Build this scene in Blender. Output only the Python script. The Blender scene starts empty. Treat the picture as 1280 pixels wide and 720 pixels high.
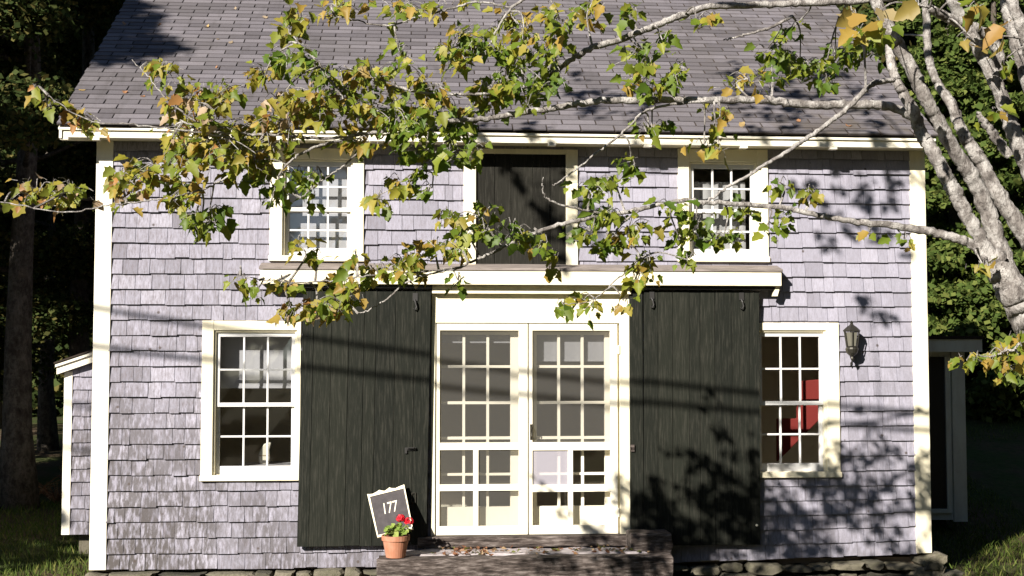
import bpy, math, random
import numpy as np
from mathutils import Vector, Matrix
random.seed(7); RNG = np.random.default_rng(11)
S = bpy.context.scene
COL = S.collection
R = math.radians

# ------------------------------------------------------------------ camera
D, ZC, F = 11.6, 1.70, 1600.0
YAW, PIT = R(4.3), R(3.2)
cam_d = bpy.data.cameras.new('camera'); cam = bpy.data.objects.new('camera', cam_d); COL.objects.link(cam)
cam.location = (0, -D, ZC); cam.rotation_euler = (math.pi/2+PIT, 0, -YAW)
cam_d.sensor_width = 36; cam_d.lens = 36*F/1280; cam_d.clip_end = 800; cam_d.clip_start = .1
S.camera = cam
_f = Vector((math.sin(YAW)*math.cos(PIT), math.cos(YAW)*math.cos(PIT), math.sin(PIT)))
_r = Vector((math.cos(YAW), -math.sin(YAW), 0)); _u = _r.cross(_f)
def P(px, py, Y=0.0):
    """surveying helper: the point of the plane y=Y seen at photo pixel px,py"""
    d = _f*F + _r*(px-640) - _u*(py-360)
    t = (Y+D)/d.y
    return Vector((0, -D, ZC)) + d*t
def PX(px, py, Y=0.0): return P(px, py, Y).x
def PZ(px, py, Y=0.0): return P(px, py, Y).z

# sun: light travels along SD
SD = Vector((.75, 1.0, -.62)).normalized()

# ------------------------------------------------------------------ materials
def mat(name, col=(.5,.5,.5), rough=.8, spec=.3):
    m = bpy.data.materials.new(name); m.use_nodes = True
    b = m.node_tree.nodes['Principled BSDF']
    b.inputs['Base Color'].default_value = (*col, 1); b.inputs['Roughness'].default_value = rough
    b.inputs['Specular IOR Level'].default_value = spec
    return m
class NT:
    def __init__(s, m): s.t = m.node_tree; s.b = s.t.nodes.get('Principled BSDF')
    def n(s, ty, **kw):
        x = s.t.nodes.new(ty)
        for k, v in kw.items(): setattr(x, k, v)
        return x
    def l(s, a, b): s.t.links.new(a, b)
    def coord(s, scale=(1,1,1)):
        c = s.n('ShaderNodeTexCoord'); m = s.n('ShaderNodeMapping'); m.inputs['Scale'].default_value = scale
        s.l(c.outputs['Object'], m.inputs['Vector']); return m.outputs[0]
    def noise(s, scale, sc=(1,1,1), detail=5, rough=.6):
        x = s.n('ShaderNodeTexNoise'); x.inputs['Scale'].default_value = scale; x.inputs['Detail'].default_value = detail
        x.inputs['Roughness'].default_value = rough; s.l(s.coord(sc), x.inputs['Vector']); return x.outputs['Fac']
    def ramp(s, fac, stops):
        r = s.n('ShaderNodeValToRGB'); e = r.color_ramp.elements
        while len(e) < len(stops): e.new(.5)
        for i, (p, c) in enumerate(stops):
            e[i].position = p; e[i].color = (*c, 1) if not isinstance(c, (int, float)) else (c, c, c, 1)
        s.l(fac, r.inputs[0]); return r.outputs[0]
    def mix(s, fac, a, b, mode='MIX'):
        x = s.n('ShaderNodeMix', data_type='RGBA', blend_type=mode)
        for sock, v in ((x.inputs[0], fac), (x.inputs[6], a), (x.inputs[7], b)):
            if isinstance(v, (int, float)): sock.default_value = v
            elif isinstance(v, tuple): sock.default_value = (*v, 1)
            else: s.l(v, sock)
        return x.outputs[2]
    def math(s, op, a, b):
        x = s.n('ShaderNodeMath', operation=op)
        for i, v in enumerate((a, b)):
            if isinstance(v, (int, float)): x.inputs[i].default_value = v
            else: s.l(v, x.inputs[i])
        return x.outputs[0]
    def island(s): return s.n('ShaderNodeNewGeometry').outputs['Random Per Island']
    def bump(s, fac, strength=.3, dist=.01):
        x = s.n('ShaderNodeBump'); x.inputs['Strength'].default_value = strength; x.inputs['Distance'].default_value = dist
        s.l(fac, x.inputs['Height']); s.l(x.outputs[0], s.b.inputs['Normal'])
    def col(s, c): s.l(c, s.b.inputs['Base Color'])

M = {}
# weathered cedar shingles: silver grey, brown streaks, knots
m = M['shingle'] = mat('cedar_shingle', rough=.85, spec=.2); t = NT(m)
base = t.ramp(t.island(), [(0, (.190,.184,.220)), (.2, (.262,.256,.306)), (.8, (.318,.310,.372)), (1, (.375,.366,.43))])
va = t.n('ShaderNodeVectorMath', operation='ADD'); cm = t.n('ShaderNodeCombineXYZ'); t.l(t.math('MULTIPLY', t.island(), 37.0), cm.inputs[0]); t.l(t.math('MULTIPLY', t.island(), 11.0), cm.inputs[2])
t.l(t.coord((11, 11, 1.3)), va.inputs[0]); t.l(cm.outputs[0], va.inputs[1])
ns = t.n('ShaderNodeTexNoise'); ns.inputs['Scale'].default_value = 7; ns.inputs['Detail'].default_value = 7; ns.inputs['Roughness'].default_value = .68; t.l(va.outputs[0], ns.inputs['Vector']); streak = ns.outputs['Fac']
sx_ = t.n('ShaderNodeSeparateXYZ'); t.l(t.coord(), sx_.inputs[0])
west = t.ramp(t.math('ADD', t.math('MULTIPLY', sx_.outputs[0], -.16), .30), [(.12, .42), (.70, 1)])
base = t.mix(t.math('MULTIPLY', t.math('SUBTRACT', 1.0, west), .6), base, (.300,.293,.352))
c = t.mix(t.math('MULTIPLY', t.ramp(streak, [(.44, 0), (.70, .85)]), west), base, (.14,.12,.128))
low_ = t.ramp(t.math('ADD', t.math('MULTIPLY', sx_.outputs[2], -.30), .75), [(.0, .25), (.75, 1)])
patch = t.math('MULTIPLY', t.ramp(t.noise(1.0, (1,1,1), 3), [(.32, .15), (.52, 1)]), t.ramp(t.noise(11, (3.2,3.2,.75), 5), [(.36, 0), (.54, 1)]))
patch = t.math('MULTIPLY', patch, t.math('MULTIPLY', west, low_))
c = t.mix(t.math('MULTIPLY', patch, .95), c, (.070,.062,.058))
fine = t.noise(60, (6, 6, .6), 3); c = t.mix(.22, c, t.ramp(fine, [(.3, .2), (.7, .72)]), 'OVERLAY')
vo = t.n('ShaderNodeTexVoronoi'); vo.inputs['Scale'].default_value = 5.2; t.l(t.coord((1,1,1)), vo.inputs['Vector'])
c = t.mix(t.ramp(vo.outputs['Distance'], [(.05, .85), (.085, 0)]), c, (.07,.055,.05))
t.col(c); t.bump(fine, .5, .004)
# asphalt roof tabs
m = M['tab'] = mat('asphalt_tab', rough=.95, spec=.15); t = NT(m)
base = t.ramp(t.island(), [(0, (.090,.083,.092)), (.5, (.135,.125,.138)), (1, (.180,.167,.184))])
c = t.mix(t.ramp(t.noise(1.1, (1,1,1), 4), [(.35, 0), (.7, .45)]), base, (.10,.092,.09))
c = t.mix(.5, c, t.ramp(t.noise(190, (1,1,1), 2), [(.3, .22), (.7, .72)]), 'OVERLAY')
c = t.mix(t.ramp(t.noise(3.2, (2.5,.5,.5), 5), [(.56, 0), (.75, .5)]), c, (.055,.05,.048))
sx_ = t.n('ShaderNodeSeparateXYZ'); t.l(t.coord(), sx_.inputs[0])
moss = t.math('MULTIPLY', t.ramp(t.math('MULTIPLY', sx_.outputs[0], .25), [(.55, .12), (1, 1)]), t.math('MULTIPLY', t.ramp(t.math('SUBTRACT', 4.4, sx_.outputs[2]), [(.2, .25), (.95, 1)]), t.ramp(t.noise(4, (1.2,1,1), 7, .75), [(.42, 0), (.58, 1)])))
c = t.mix(t.math('MULTIPLY', moss, .8), c, (.085,.068,.040))
t.col(c); t.bump(t.noise(190, (1,1,1), 2), .4, .004)
M['roof_base'] = mat('roof_felt', (.035,.026,.02), .95)
# paint
def paint(name, col, dirt=(.42,.38,.30), amt=.55):
    m = mat(name, col, .55, .35); t = NT(m)
    c = t.mix(t.math('MULTIPLY', t.ramp(t.noise(3, (1,1,.35), 6, .7), [(.47, 0), (.72, 1)]), amt), col, dirt)
    t.col(c); t.bump(t.noise(30, (3,3,.6), 3), .12, .003); return m
M['paint'] = paint('cream_paint', (.80,.74,.55))
M['white'] = paint('white_paint', (.79,.75,.62), (.5,.45,.35), .35)
M['sash'] = paint('sash_paint', (.60,.60,.59), (.40,.38,.35), .4)
M['shadepaint'] = paint('shaded_trim_paint', (.72,.74,.64))  # cream porch trim with its shade put into a grey-green tone
def planks(name, a, b, worn):
    m = mat(name, a, .8, .13); t = NT(m)
    c = t.mix(t.island(), a, b)
    c = t.mix(t.math('MULTIPLY', t.ramp(t.noise(10, (8,8,.5), 6, .7), [(.48, 0), (.68, 1)]), .7), c, worn)
    t.col(c); t.bump(t.noise(22, (7,7,.4), 5), .45, .004); return m
M['dark_plank'] = planks('black_green_planks', (.0085,.0098,.0075), (.015,.0165,.012), (.040,.039,.031))
M['loft_plank'] = planks('brown_black_planks', (.0095,.009,.007), (.016,.0155,.012), (.042,.040,.033))
# old timber
m = M['timber'] = mat('old_timber', rough=.9); t = NT(m)
g = t.noise(5, (1.2, 9, 9), 7, .7)
c = t.ramp(g, [(.36, (.016,.012,.010)), (.5, (.070,.055,.048)), (.66, (.20,.172,.158))]); t.col(c); t.bump(g, .8, .02)
m = M['flash'] = mat('weathered_top_board', rough=.85); t = NT(m)
g = t.noise(4, (1.0, 9, 9), 6, .7); t.col(t.ramp(g, [(.3, (.10,.085,.075)), (.7, (.30,.26,.24))])); t.bump(g, .5, .01)
m = M['slab'] = mat('slab_stone', rough=.85); t = NT(m)
g = t.noise(6, (1,2,1), 7, .65); t.col(t.ramp(g, [(.3, (.20,.18,.18)), (.7, (.46,.42,.43))])); t.bump(g, .6, .02)
m = M['stone'] = mat('field_stone', rough=.9); t = NT(m)
c = t.ramp(t.island(), [(0, (.045,.041,.035)), (.5, (.10,.09,.068)), (1, (.20,.178,.135))])
g = t.noise(14, (1,1,1), 7, .7); c = t.mix(t.ramp(g, [(.4, 0), (.7, .75)]), c, (.075,.075,.04)); t.col(c); t.bump(g, 1, .02)
# iron, glass, cloth
M['iron'] = mat('black_iron', (.02,.019,.018), .5, .5)
m = M['brass'] = mat('aged_brass', (.045,.042,.034), .45, .5); m.node_tree.nodes['Principled BSDF'].inputs['Metallic'].default_value = .6
m = M['glass'] = mat('window_glass'); t = NT(m)
o = t.t.nodes['Material Output']; tr = t.n('ShaderNodeBsdfTransparent'); gl = t.n('ShaderNodeBsdfGlossy'); gl.inputs['Roughness'].default_value = .03
tr.inputs[0].default_value = (.86,.88,.87,1)
fr = t.n('ShaderNodeLayerWeight'); fr.inputs[0].default_value = .25
mx = t.n('ShaderNodeMixShader'); t.l(t.math('ADD', t.math('MULTIPLY', fr.outputs['Fresnel'], .8), .11), mx.inputs[0])
bp = t.n('ShaderNodeBump'); bp.inputs['Strength'].default_value = .05; t.l(t.noise(3), bp.inputs['Height']); t.l(bp.outputs[0], gl.inputs['Normal'])
t.l(tr.outputs[0], mx.inputs[1]); t.l(gl.outputs[0], mx.inputs[2]); t.l(mx.outputs[0], o.inputs[0])
def mesh_mat(name, col, op):
    m = mat(name); t = NT(m); o = t.t.nodes['Material Output']
    tr = t.n('ShaderNodeBsdfTransparent'); df = t.n('ShaderNodeBsdfDiffuse'); df.inputs[0].default_value = (*col, 1)
    mx = t.n('ShaderNodeMixShader'); mx.inputs[0].default_value = op
    t.l(tr.outputs[0], mx.inputs[1]); t.l(df.outputs[0], mx.inputs[2]); t.l(mx.outputs[0], o.inputs[0]); return m
M['screen'] = mesh_mat('insect_screen', (.15,.147,.138), .30)
M['screen_dense'] = mesh_mat('pale_insect_screen', (.48,.46,.52), .55)  # single panel, paler and more opaque than the other screens
m = M['shade'] = mat('roller_shade_cloth', (.42,.41,.44), .9, .1)
m = M['lace'] = mat('white_curtain', (.42,.41,.42), .95, .1)
M['room'] = mat('room_plaster', (.74,.69,.57), .9); M['room_floor'] = mat('room_boards', (.30,.23,.16), .7)
m = M['terracotta'] = mat('terracotta', (.36,.155,.09), .8); t = NT(m)
t.col(t.mix(t.ramp(t.noise(18, (1,1,.5), 5), [(.45, 0), (.75, .5)]), (.36,.155,.09), (.48,.30,.22)))
M['soil'] = mat('potting_soil', (.035,.025,.018), .95)
M['petal'] = mat('red_petal', (.50,.008,.02), .6)
M['red'] = mat('red_fabric', (.24,.032,.028), .85)
m = M['slate'] = mat('dark_board', (.085,.072,.075), .8); t = NT(m)
t.col(t.mix(t.ramp(t.noise(20, (1,1,1), 5), [(.4, 0), (.8, .5)]), (.045,.040,.042), (.10,.088,.09)))
M['numeral'] = mat('pale_paint', (.72,.68,.55), .7)
M['porcelain'] = mat('pale_ornament', (.66,.62,.52), .5)
M['amber'] = mat('lantern_glass', (.13,.125,.10), .12, .6)
M['cable'] = mat('cable_rubber', (.015,.015,.015), .6)
# bark, leaves
def bark(name, dark, mid, pale, lich, amt):
    m = mat(name, mid, .95, .1); t = NT(m)
    g = t.noise(7, (2.2, 2.2, .9), 8, .72)
    c = t.ramp(g, [(.30, dark), (.48, mid), (.66, pale)])
    c = t.mix(t.math('MULTIPLY', t.ramp(t.noise(11, (1,1,1), 6, .7), [(.47, 0), (.58, 1)]), amt), c, lich)
    c = t.mix(t.ramp(t.noise(60, (1,1,.5), 5, .75), [(.34, .85), (.45, 0)]), c, dark)
    t.col(c); t.bump(t.math('ADD', g, t.math('MULTIPLY', t.noise(40, (1,1,.5), 5, .75), .8)), 1.0, .03); return m
M['bark'] = bark('maple_bark', (.075,.065,.06), (.22,.20,.185), (.42,.395,.37), (.60,.58,.55), .6)
M['bark_dark'] = bark('forest_bark', (.025,.02,.016), (.065,.053,.043), (.13,.11,.09), (.17,.155,.13), .4)
def leafmat(name, attr=None, a=(.05,.08,.02), b=(.09,.12,.03), c3=None, trans=.3):
    m = mat(name, a, .5 if attr else .8, .35 if attr else .1); t = NT(m)
    if attr:
        at = t.n('ShaderNodeAttribute'); at.attribute_name = attr; c = at.outputs['Color']
    else:
        st = [(0, a), (.6, b)] + ([(1, c3)] if c3 else [])
        c = t.ramp(t.island(), st)
    t.col(c)
    o = t.t.nodes['Material Output']; tl = t.n('ShaderNodeBsdfTranslucent'); t.l(c, tl.inputs[0])
    mx = t.n('ShaderNodeMixShader'); mx.inputs[0].default_value = trans
    t.l(t.b.outputs[0], mx.inputs[1]); t.l(tl.outputs[0], mx.inputs[2]); t.l(mx.outputs[0], o.inputs[0]); return m
M['leaf'] = leafmat('maple_leaf', 'leaf_colour', trans=.45)
M['wood_leaf'] = leafmat('dark_forest_leaf', None, (.028,.045,.012), (.050,.070,.020), (.12,.10,.03), .25)
M['ever'] = leafmat('evergreen_leaf', None, (.040,.066,.014), (.075,.110,.024), (.14,.16,.04), .25)
M['dry'] = leafmat('dry_leaf', None, (.17,.07,.035), (.30,.16,.08), (.38,.25,.14), .2)
M['grass'] = leafmat('grass_blade', None, (.050,.080,.016), (.085,.125,.025), (.17,.17,.05), .3)
M['plant'] = leafmat('geranium_leaf', None, (.12,.20,.03), (.20,.28,.06), (.30,.33,.10), .25)
m = M['ground'] = mat('ground', (.06,.07,.03), .95, .1); t = NT(m)
g = t.noise(.5, (1,1,1), 8, .7); f = t.noise(9, (1,1,1), 6, .7)
c = t.mix(t.ramp(g, [(.42, 0), (.58, 1)]), (.045,.062,.018), (.085,.060,.038)); c = t.mix(.5, c, t.ramp(f, [(.3, .2), (.7, .7)]), 'OVERLAY')
t.col(c); t.bump(f, .8, .05)

# ------------------------------------------------------------------ builders
class MB:
    def __init__(s): s.v = []; s.f = []
    def add(s, vs, fs):
        k = len(s.v); s.v += [tuple(v) for v in vs]; s.f += [tuple(i+k for i in f) for f in fs]; return s
    def box(s, x0, x1, y0, y1, z0, z1):
        return s.add([(x0,y0,z0),(x1,y0,z0),(x1,y1,z0),(x0,y1,z0),(x0,y0,z1),(x1,y0,z1),(x1,y1,z1),(x0,y1,z1)],
                     [(0,3,2,1),(4,5,6,7),(0,1,5,4),(1,2,6,5),(2,3,7,6),(3,0,4,7)])
    def prism(s, pts, y0, y1):            # polygon in x,z (counter clockwise seen from -y), extruded y0 (front) to y1
        n = len(pts)
        vs = [(x,y0,z) for x, z in pts] + [(x,y1,z) for x, z in pts]
        return s.add(vs, [tuple(range(n)), tuple(range(2*n-1, n-1, -1))] + [(i, i+n, (i+1) % n+n, (i+1) % n) for i in range(n)])
    def tube(s, pts, rad, n=8):
        pts = [Vector(p) for p in pts]; k0 = len(s.v); m = len(pts); up = Vector((.13,.2,.97))
        for i, p in enumerate(pts):
            d = (pts[min(i+1, m-1)]-pts[max(i-1, 0)])
            if d.length < 1e-9: d = Vector((0,0,1))
            d.normalize(); a = d.cross(up)
            if a.length < .1: a = d.cross(Vector((1,0,0)))
            a.normalize(); b = d.cross(a); r = rad[i] if hasattr(rad, '__len__') else rad
            for j in range(n):
                q = 2*math.pi*j/n; s.v.append(tuple(p+(a*math.cos(q)+b*math.sin(q))*r))
        for i in range(m-1):
            for j in range(n):
                s.f.append((k0+i*n+j, k0+i*n+(j+1) % n, k0+(i+1)*n+(j+1) % n, k0+(i+1)*n+j))
        s.f.append(tuple(k0+j for j in range(n-1, -1, -1))); s.f.append(tuple(k0+(m-1)*n+j for j in range(n)))
        return s
    def lathe(s, prof, c=(0,0,0), n=20):
        k0 = len(s.v)
        for r, z in prof:
            for j in range(n):
                q = 2*math.pi*j/n; s.v.append((c[0]+r*math.cos(q), c[1]+r*math.sin(q), c[2]+z))
        for i in range(len(prof)-1):
            for j in range(n): s.f.append((k0+i*n+j, k0+i*n+(j+1) % n, k0+(i+1)*n+(j+1) % n, k0+(i+1)*n+j))
        s.f.append(tuple(k0+j for j in range(n-1, -1, -1))); s.f.append(tuple(k0+(len(prof)-1)*n+j for j in range(n)))
        return s
    def build(s, name, m, parent=None, bevel=0, smooth=False):
        me = bpy.data.meshes.new(name); me.from_pydata(s.v, [], s.f)
        return link(name, me, m, parent, bevel, smooth)
def link(name, me, m, parent=None, bevel=0, smooth=False):
    me.materials.append(m)
    if smooth: me.shade_smooth()
    o = bpy.data.objects.new(name, me); COL.objects.link(o)
    if parent:
        o.parent = parent; o.matrix_parent_inverse = Matrix.Translation(-parent_world(parent))
    if bevel:
        b = o.modifiers.new('bevel', 'BEVEL'); b.width = bevel; b.segments = 2; b.limit_method = 'ANGLE'; b.angle_limit = R(40)
    return o
def parent_world(p):
    v = Vector(p.location)
    q = p
    while q.parent:
        v = q.matrix_parent_inverse @ v; q = q.parent; v = v + Vector(q.location)
    return v
def np_mesh(name, V, Fc, attr=None):
    me = bpy.data.meshes.new(name); V = np.asarray(V, np.float32); Fc = np.asarray(Fc, np.int32); k = Fc.shape[1]
    me.vertices.add(len(V)); me.vertices.foreach_set('co', V.ravel())
    me.loops.add(Fc.size); me.loops.foreach_set('vertex_index', Fc.ravel())
    me.polygons.add(len(Fc)); me.polygons.foreach_set('loop_start', np.arange(0, Fc.size, k, dtype=np.int32))
    me.update(calc_edges=True)
    if attr is not None:
        a = me.attributes.new('leaf_colour', 'FLOAT_COLOR', 'POINT'); a.data.foreach_set('color', np.asarray(attr, np.float32).ravel())
    return me
def tag(o, label=None, cat=None, group=None, kind=None):
    if label: o['label'] = label
    if cat: o['category'] = cat
    if group: o['group'] = group
    if kind: o['kind'] = kind
    return o
def thing(name, label, cat, loc=(0,0,0), group=None):
    o = bpy.data.objects.new(name, None); COL.objects.link(o); o.location = loc; o.empty_display_size = .2
    return tag(o, label, cat, group)
def catmull(pts, rad, k=5):
    pts = [Vector(p) for p in pts]; out = []; rr = []
    for i in range(len(pts)-1):
        p0, p1, p2, p3 = pts[max(i-1,0)], pts[i], pts[i+1], pts[min(i+2,len(pts)-1)]
        for j in range(k):
            u = j/k
            out.append(.5*((2*p1)+(p2-p0)*u+(2*p0-5*p1+4*p2-p3)*u*u+(3*p1-p0-3*p2+p3)*u**3)); rr.append(rad[i]*(1-u)+rad[i+1]*u)
    out.append(pts[-1]); rr.append(rad[-1]); return out, rr

# ------------------------------------------------------------------ ground
GZ = -.36
def ground_z(x, y):
    z = GZ
    if y > 4 and x > 0: z += (.20*(min(y, 10)-4)+.03*(min(max(y, 10), 40)-10))*min(1, x/4)
    elif x > 0: pass
    elif y > 1: z += .055*(min(y, 40)-1) * (1 if x > 0 else .55+.45*max(0, 1+x/4)) if x > -4 else .030*(min(y, 40)-1)
    if y < -3: z += .012*(y+3)
    z += .03*math.sin(x*1.3+y*.7)+.02*math.sin(x*2.9-y*1.7)
    return z
def axis(lo, hi, near):
    a = []; v = lo
    while v < hi:
        a.append(v); v += .35 if abs(v) < near else max(.35, (abs(v)-near)*.3)
    return a+[hi]
gx = axis(-300, 300, 14); gy = axis(-300, 400, 16)
V = [(x, y, ground_z(x, y)) for y in gy for x in gx]; n = len(gx)
Fc = [(j*n+i, j*n+i+1, (j+1)*n+i+1, (j+1)*n+i) for j in range(len(gy)-1) for i in range(n-1)]
g = link('ground', np_mesh('ground', V, Fc), M['ground'], smooth=True); tag(g, kind='structure')

# ------------------------------------------------------------------ HOUSE
house = thing('farmhouse', 'two storey grey cedar shingled farmhouse with black sliding barn doors and cream trim', 'house', (.9, 2, GZ))
XL, XR = PX(117.5, 450), PX(1158.5, 450)
ZB = PZ(300, 710)                                # bottom of the siding
OV = .30
ZF0, ZF1 = PZ(640, 178.5, -OV), PZ(640, 165.2, -OV)      # fascia bottom, top
YB = 6.4
ALPHA = R(35.3)
def tilt(x):                                      # the sill has risen towards the right corner
    return max(0, (x-PX(800, 650))/(XR-PX(800, 650)))*.062
def rect(x0, x1, y0, y1, Y=0):
    cx, cy = (x0+x1)/2, (y0+y1)/2
    return (PX(x0, cy, Y), PX(x1, cy, Y), PZ(cx, y1, Y), PZ(cx, y0, Y))
WLL = rect(267, 371, 413, 593); CLL = rect(252.5, 376, 401, 600.5)
WLR = rect(946, 1032, 413, 589); CLR = rect(928, 1048, 403.5, 596.5)
WUL = rect(353.6, 441, 199.5, 321); CUL = rect(338, 455, 186, 327)
WUR = rect(860.7, 945.5, 203, 321); CUR = rect(847, 959, 187, 327.8)
LOFT = rect(594.7, 707, 193, 335); CLOFT = rect(579.5, 721.7, 187, 336)
DOOR = rect(544, 774, 404, 668)
openings = [WLL, WLR, WUL, WUR, DOOR]
def subtract(rs, o):
    out = []
    for (a, b, c, d) in rs:
        if o[0] >= b or o[1] <= a or o[2] >= d or o[3] <= c: out.append((a, b, c, d)); continue
        if a < o[0]: out.append((a, o[0], c, d)); a = o[0]
        if b > o[1]: out.append((o[1], b, c, d)); b = o[1]
        if c < o[2]: out.append((a, b, c, o[2]))
        if d > o[3]: out.append((a, b, o[3], d))
    return out
def grow(r, e): return (r[0]-e, r[1]+e, r[2]-e, r[3]+e)
ROW = .1372
def shingles(mb, x0, x1, zb, top, blocks, mapf, tl=lambda x: 0, seed=1):
    rnd = random.Random(seed); k = 0
    while zb+k*ROW < top(x0) + 3 and k < 60:
        z = zb+k*ROW; w = max(0, 1-k/5.0); x = x0
        while x < x1-.004:
            wd = min(rnd.choice((.075,.10,.11,.125,.14,.16,.18,.21))*rnd.uniform(.9, 1.1), x1-x)
            if x1-x-wd < .05: wd = x1-x
            zt = min(z+ROW+.012, top(x+wd/2))
            dz = rnd.gauss(0, .0034); lift = rnd.uniform(.018, .030); gp = rnd.uniform(.002, .0055)
            if zt > z+.01:
                rs = [(x+gp/2, x+wd-gp/2, z, zt)]
                for o in blocks: rs = subtract(rs, o)
                for (a, b, c, d) in rs:
                    if b-a < .004 or d-c < .004: continue
                    pc = lambda zz: -(.005+lift*(1-(zz-z)/(ROW+.012)))
                    b0 = tl(a)*w+(dz if c == z else 0); b1 = tl(b)*w+(dz if c == z else 0)
                    w1 = max(0, 1-(k+1)/5.0); t0, t1 = tl(a)*w1, tl(b)*w1
                    vs = [(a, pc(c), c+b0), (b, pc(c), c+b1), (b, pc(d), d+t1), (a, pc(d), d+t0),
                          (a, .004, c+b0), (b, .004, c+b1), (b, .004, d+t1), (a, .004, d+t0)]
                    mb.add([mapf(*v) for v in vs], [(0,1,2,3), (0,4,5,1), (1,5,6,2), (3,7,4,0)])
            x += wd
        k += 1
ZSOF = ZF0+.018
fw = MB(); blocks = [grow(CLOFT, -.02)]+[grow(o, .015) for o in openings]
shingles(fw, XL+.13, XR-.13, ZB, lambda x: ZSOF, blocks, lambda x, y, z: (x, y, z), tilt, 3)
wall = fw.build('shingle_wall', M['shingle'], house)
bw = MB(); xs = sorted({XL, XR} | {o[i] for o in openings for i in (0, 1)}); zs = sorted({ZB+.01, ZSOF+.25} | {o[i] for o in openings for i in (2, 3)})
for i in range(len(xs)-1):
    for j in range(len(zs)-1):
        cx, cz = (xs[i]+xs[i+1])/2, (zs[j]+zs[j+1])/2
        if any(o[0] < cx < o[1] and o[2] < cz < o[3] for o in openings): continue
        lo = zs[j]+(.06 if j == 0 and cx > 3 else 0)
        for y, fl in ((.003, 0), (.14, 1)):
            q = [(xs[i], y, lo), (xs[i+1], y, lo), (xs[i+1], y, zs[j+1]), (xs[i], y, zs[j+1])]
            bw.add(q, [(0,1,2,3) if not fl else (3,2,1,0)])
bw.build('sheathing', M['room'], wall)
ZE = ZF1+.016; YE = -OV-.045                      # roof surface starts here
def roof_z(y): return ZE+(y-YE)*math.tan(ALPHA) if y < YB/2 else ZE+(YB-YE-y)*math.tan(ALPHA)
for sx, nm in ((XL, 0), (XR, 1)):
    sw = MB(); top = lambda y: roof_z(y)-.06
    mp = (lambda u, n, z, X=sx, s=(-1 if nm == 0 else 1): (X-s*n*1.0, (u), z))
    shingles(sw, .12, YB, ZB, top, [], mp, lambda x: (.062 if nm else 0), 9+nm)
    o = sw.build('shingle_wall', M['shingle'], house)
    g = MB(); g.add([(sx, 0.02, ZB), (sx, YB, ZB), (sx, YB, roof_z(YB)-.08), (sx, YB/2, roof_z(YB/2)-.08), (sx, 0.02, roof_z(0)-.08)], [(0,1,2,3,4)])
    g.build('sheathing', M['room'], o)
bk = MB(); bk.box(XL+.02, XR-.02, YB-.08, YB, ZB, ZSOF+.2); bk.build('shingle_wall', M['shingle'], house)
# corner boards
def board(px0, px1, bot, x_keep):
    b = MB(); zb = bot; b.box(px0, px1, -.032, .03, zb, ZSOF-.002); return b
board(XL-.004, XL+.142, ZB, 0).box(XL-.006, XL+.02, .031, .13, ZB, ZSOF-.01).build('corner_board', M['white'], house, .004)
board(XR-.142, XR+.004, ZB+.065, 0).box(XR-.02, XR+.006, .031, .13, ZB+.065, ZSOF-.01).build('corner_board', M['paint'], house, .004)
# roof
XRL, XRR = PX(71, 157, YE), PX(1172, 172, YE)
rf = MB(); yr = YB/2
def rp(x, v, h=0):                                # v metres up the front slope, h off its surface
    return (x, YE+v*math.cos(ALPHA)-h*math.sin(ALPHA), ZE+v*math.sin(ALPHA)+h*math.cos(ALPHA))
VL = (yr-YE)/math.cos(ALPHA)
zr = rp(0, VL)[2]
th = .014
for pr in ((YE, ZE, yr, zr), (YB-YE, ZE, yr, zr)):
    y0, z0, y1, z1 = pr
    vs = [(XRL,y0,z0),(XRR,y0,z0),(XRR,y1,z1),(XRL,y1,z1),(XRL,y0,z0-th),(XRR,y0,z0-th),(XRR,y1,z1-th),(XRL,y1,z1-th)]
    rf.add(vs, [(0,1,2,3),(7,6,5,4),(0,4,5,1),(1,5,6,2),(3,7,4,0)])
roof = rf.build('roof', M['roof_base'], house)
tb = MB(); rnd = random.Random(5); k = 0; EXP = .102; off = 0
while k*EXP < VL-.02:
    off = (k*.1524+rnd.uniform(-.012, .012)) % .3048
    x = XRL-off
    v0 = k*EXP-(.012 if k == 0 else 0); v1 = min((k+1)*EXP+.012, VL)
    while x < XRR:
        a, b = max(x+.006, XRL-.006), min(x+.3048-.006, XRR+.006)
        if b-a > .01:
            h = .0125+rnd.uniform(-.001, .003); dv = rnd.gauss(0, .0015)
            vs = [rp(a, v0+dv, h), rp(b, v0+dv, h+rnd.uniform(-.001,.001)), rp(b, v1, .0045), rp(a, v1, .0045), rp(a, v0+dv, .001), rp(b, v0+dv, .001)]
            tb.add(vs, [(0,1,2,3), (0,4,5,1)])
        x += .3048
    k += 1
tb.build('asphalt_shingles', M['tab'], roof)
bt = MB(); k = 0
while k*EXP < VL-.02:                             # the rear slope, seen by nobody from the front
    a0, a1 = k*EXP, min((k+1)*EXP+.01, VL)
    f = lambda x, v, h: (x, YB-YE-v*math.cos(ALPHA)+h*math.sin(ALPHA), ZE+v*math.sin(ALPHA)+h*math.cos(ALPHA))
    bt.add([f(XRR,a0,.009), f(XRL,a0,.009), f(XRL,a1,.004), f(XRR,a1,.004)], [(0,1,2,3)]); k += 1
bt.build('asphalt_shingles', M['tab'], roof)
fa = MB(); fa.box(XRL+.012, XRR-.012, -OV, -OV+.022, ZF0, ZF1-.006).box(XRL+.006, XRR-.006, -OV-.022, -OV-.001, ZF1-.034, ZF1-.008)
fa.build('fascia', M['white'], roof, .003)
so = MB(); so.box(XRL+.02, XRR-.02, -OV+.023, -.002, ZSOF, ZSOF+.016); so.build('soffit', M['paint'], roof)
rk = MB()
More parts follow.
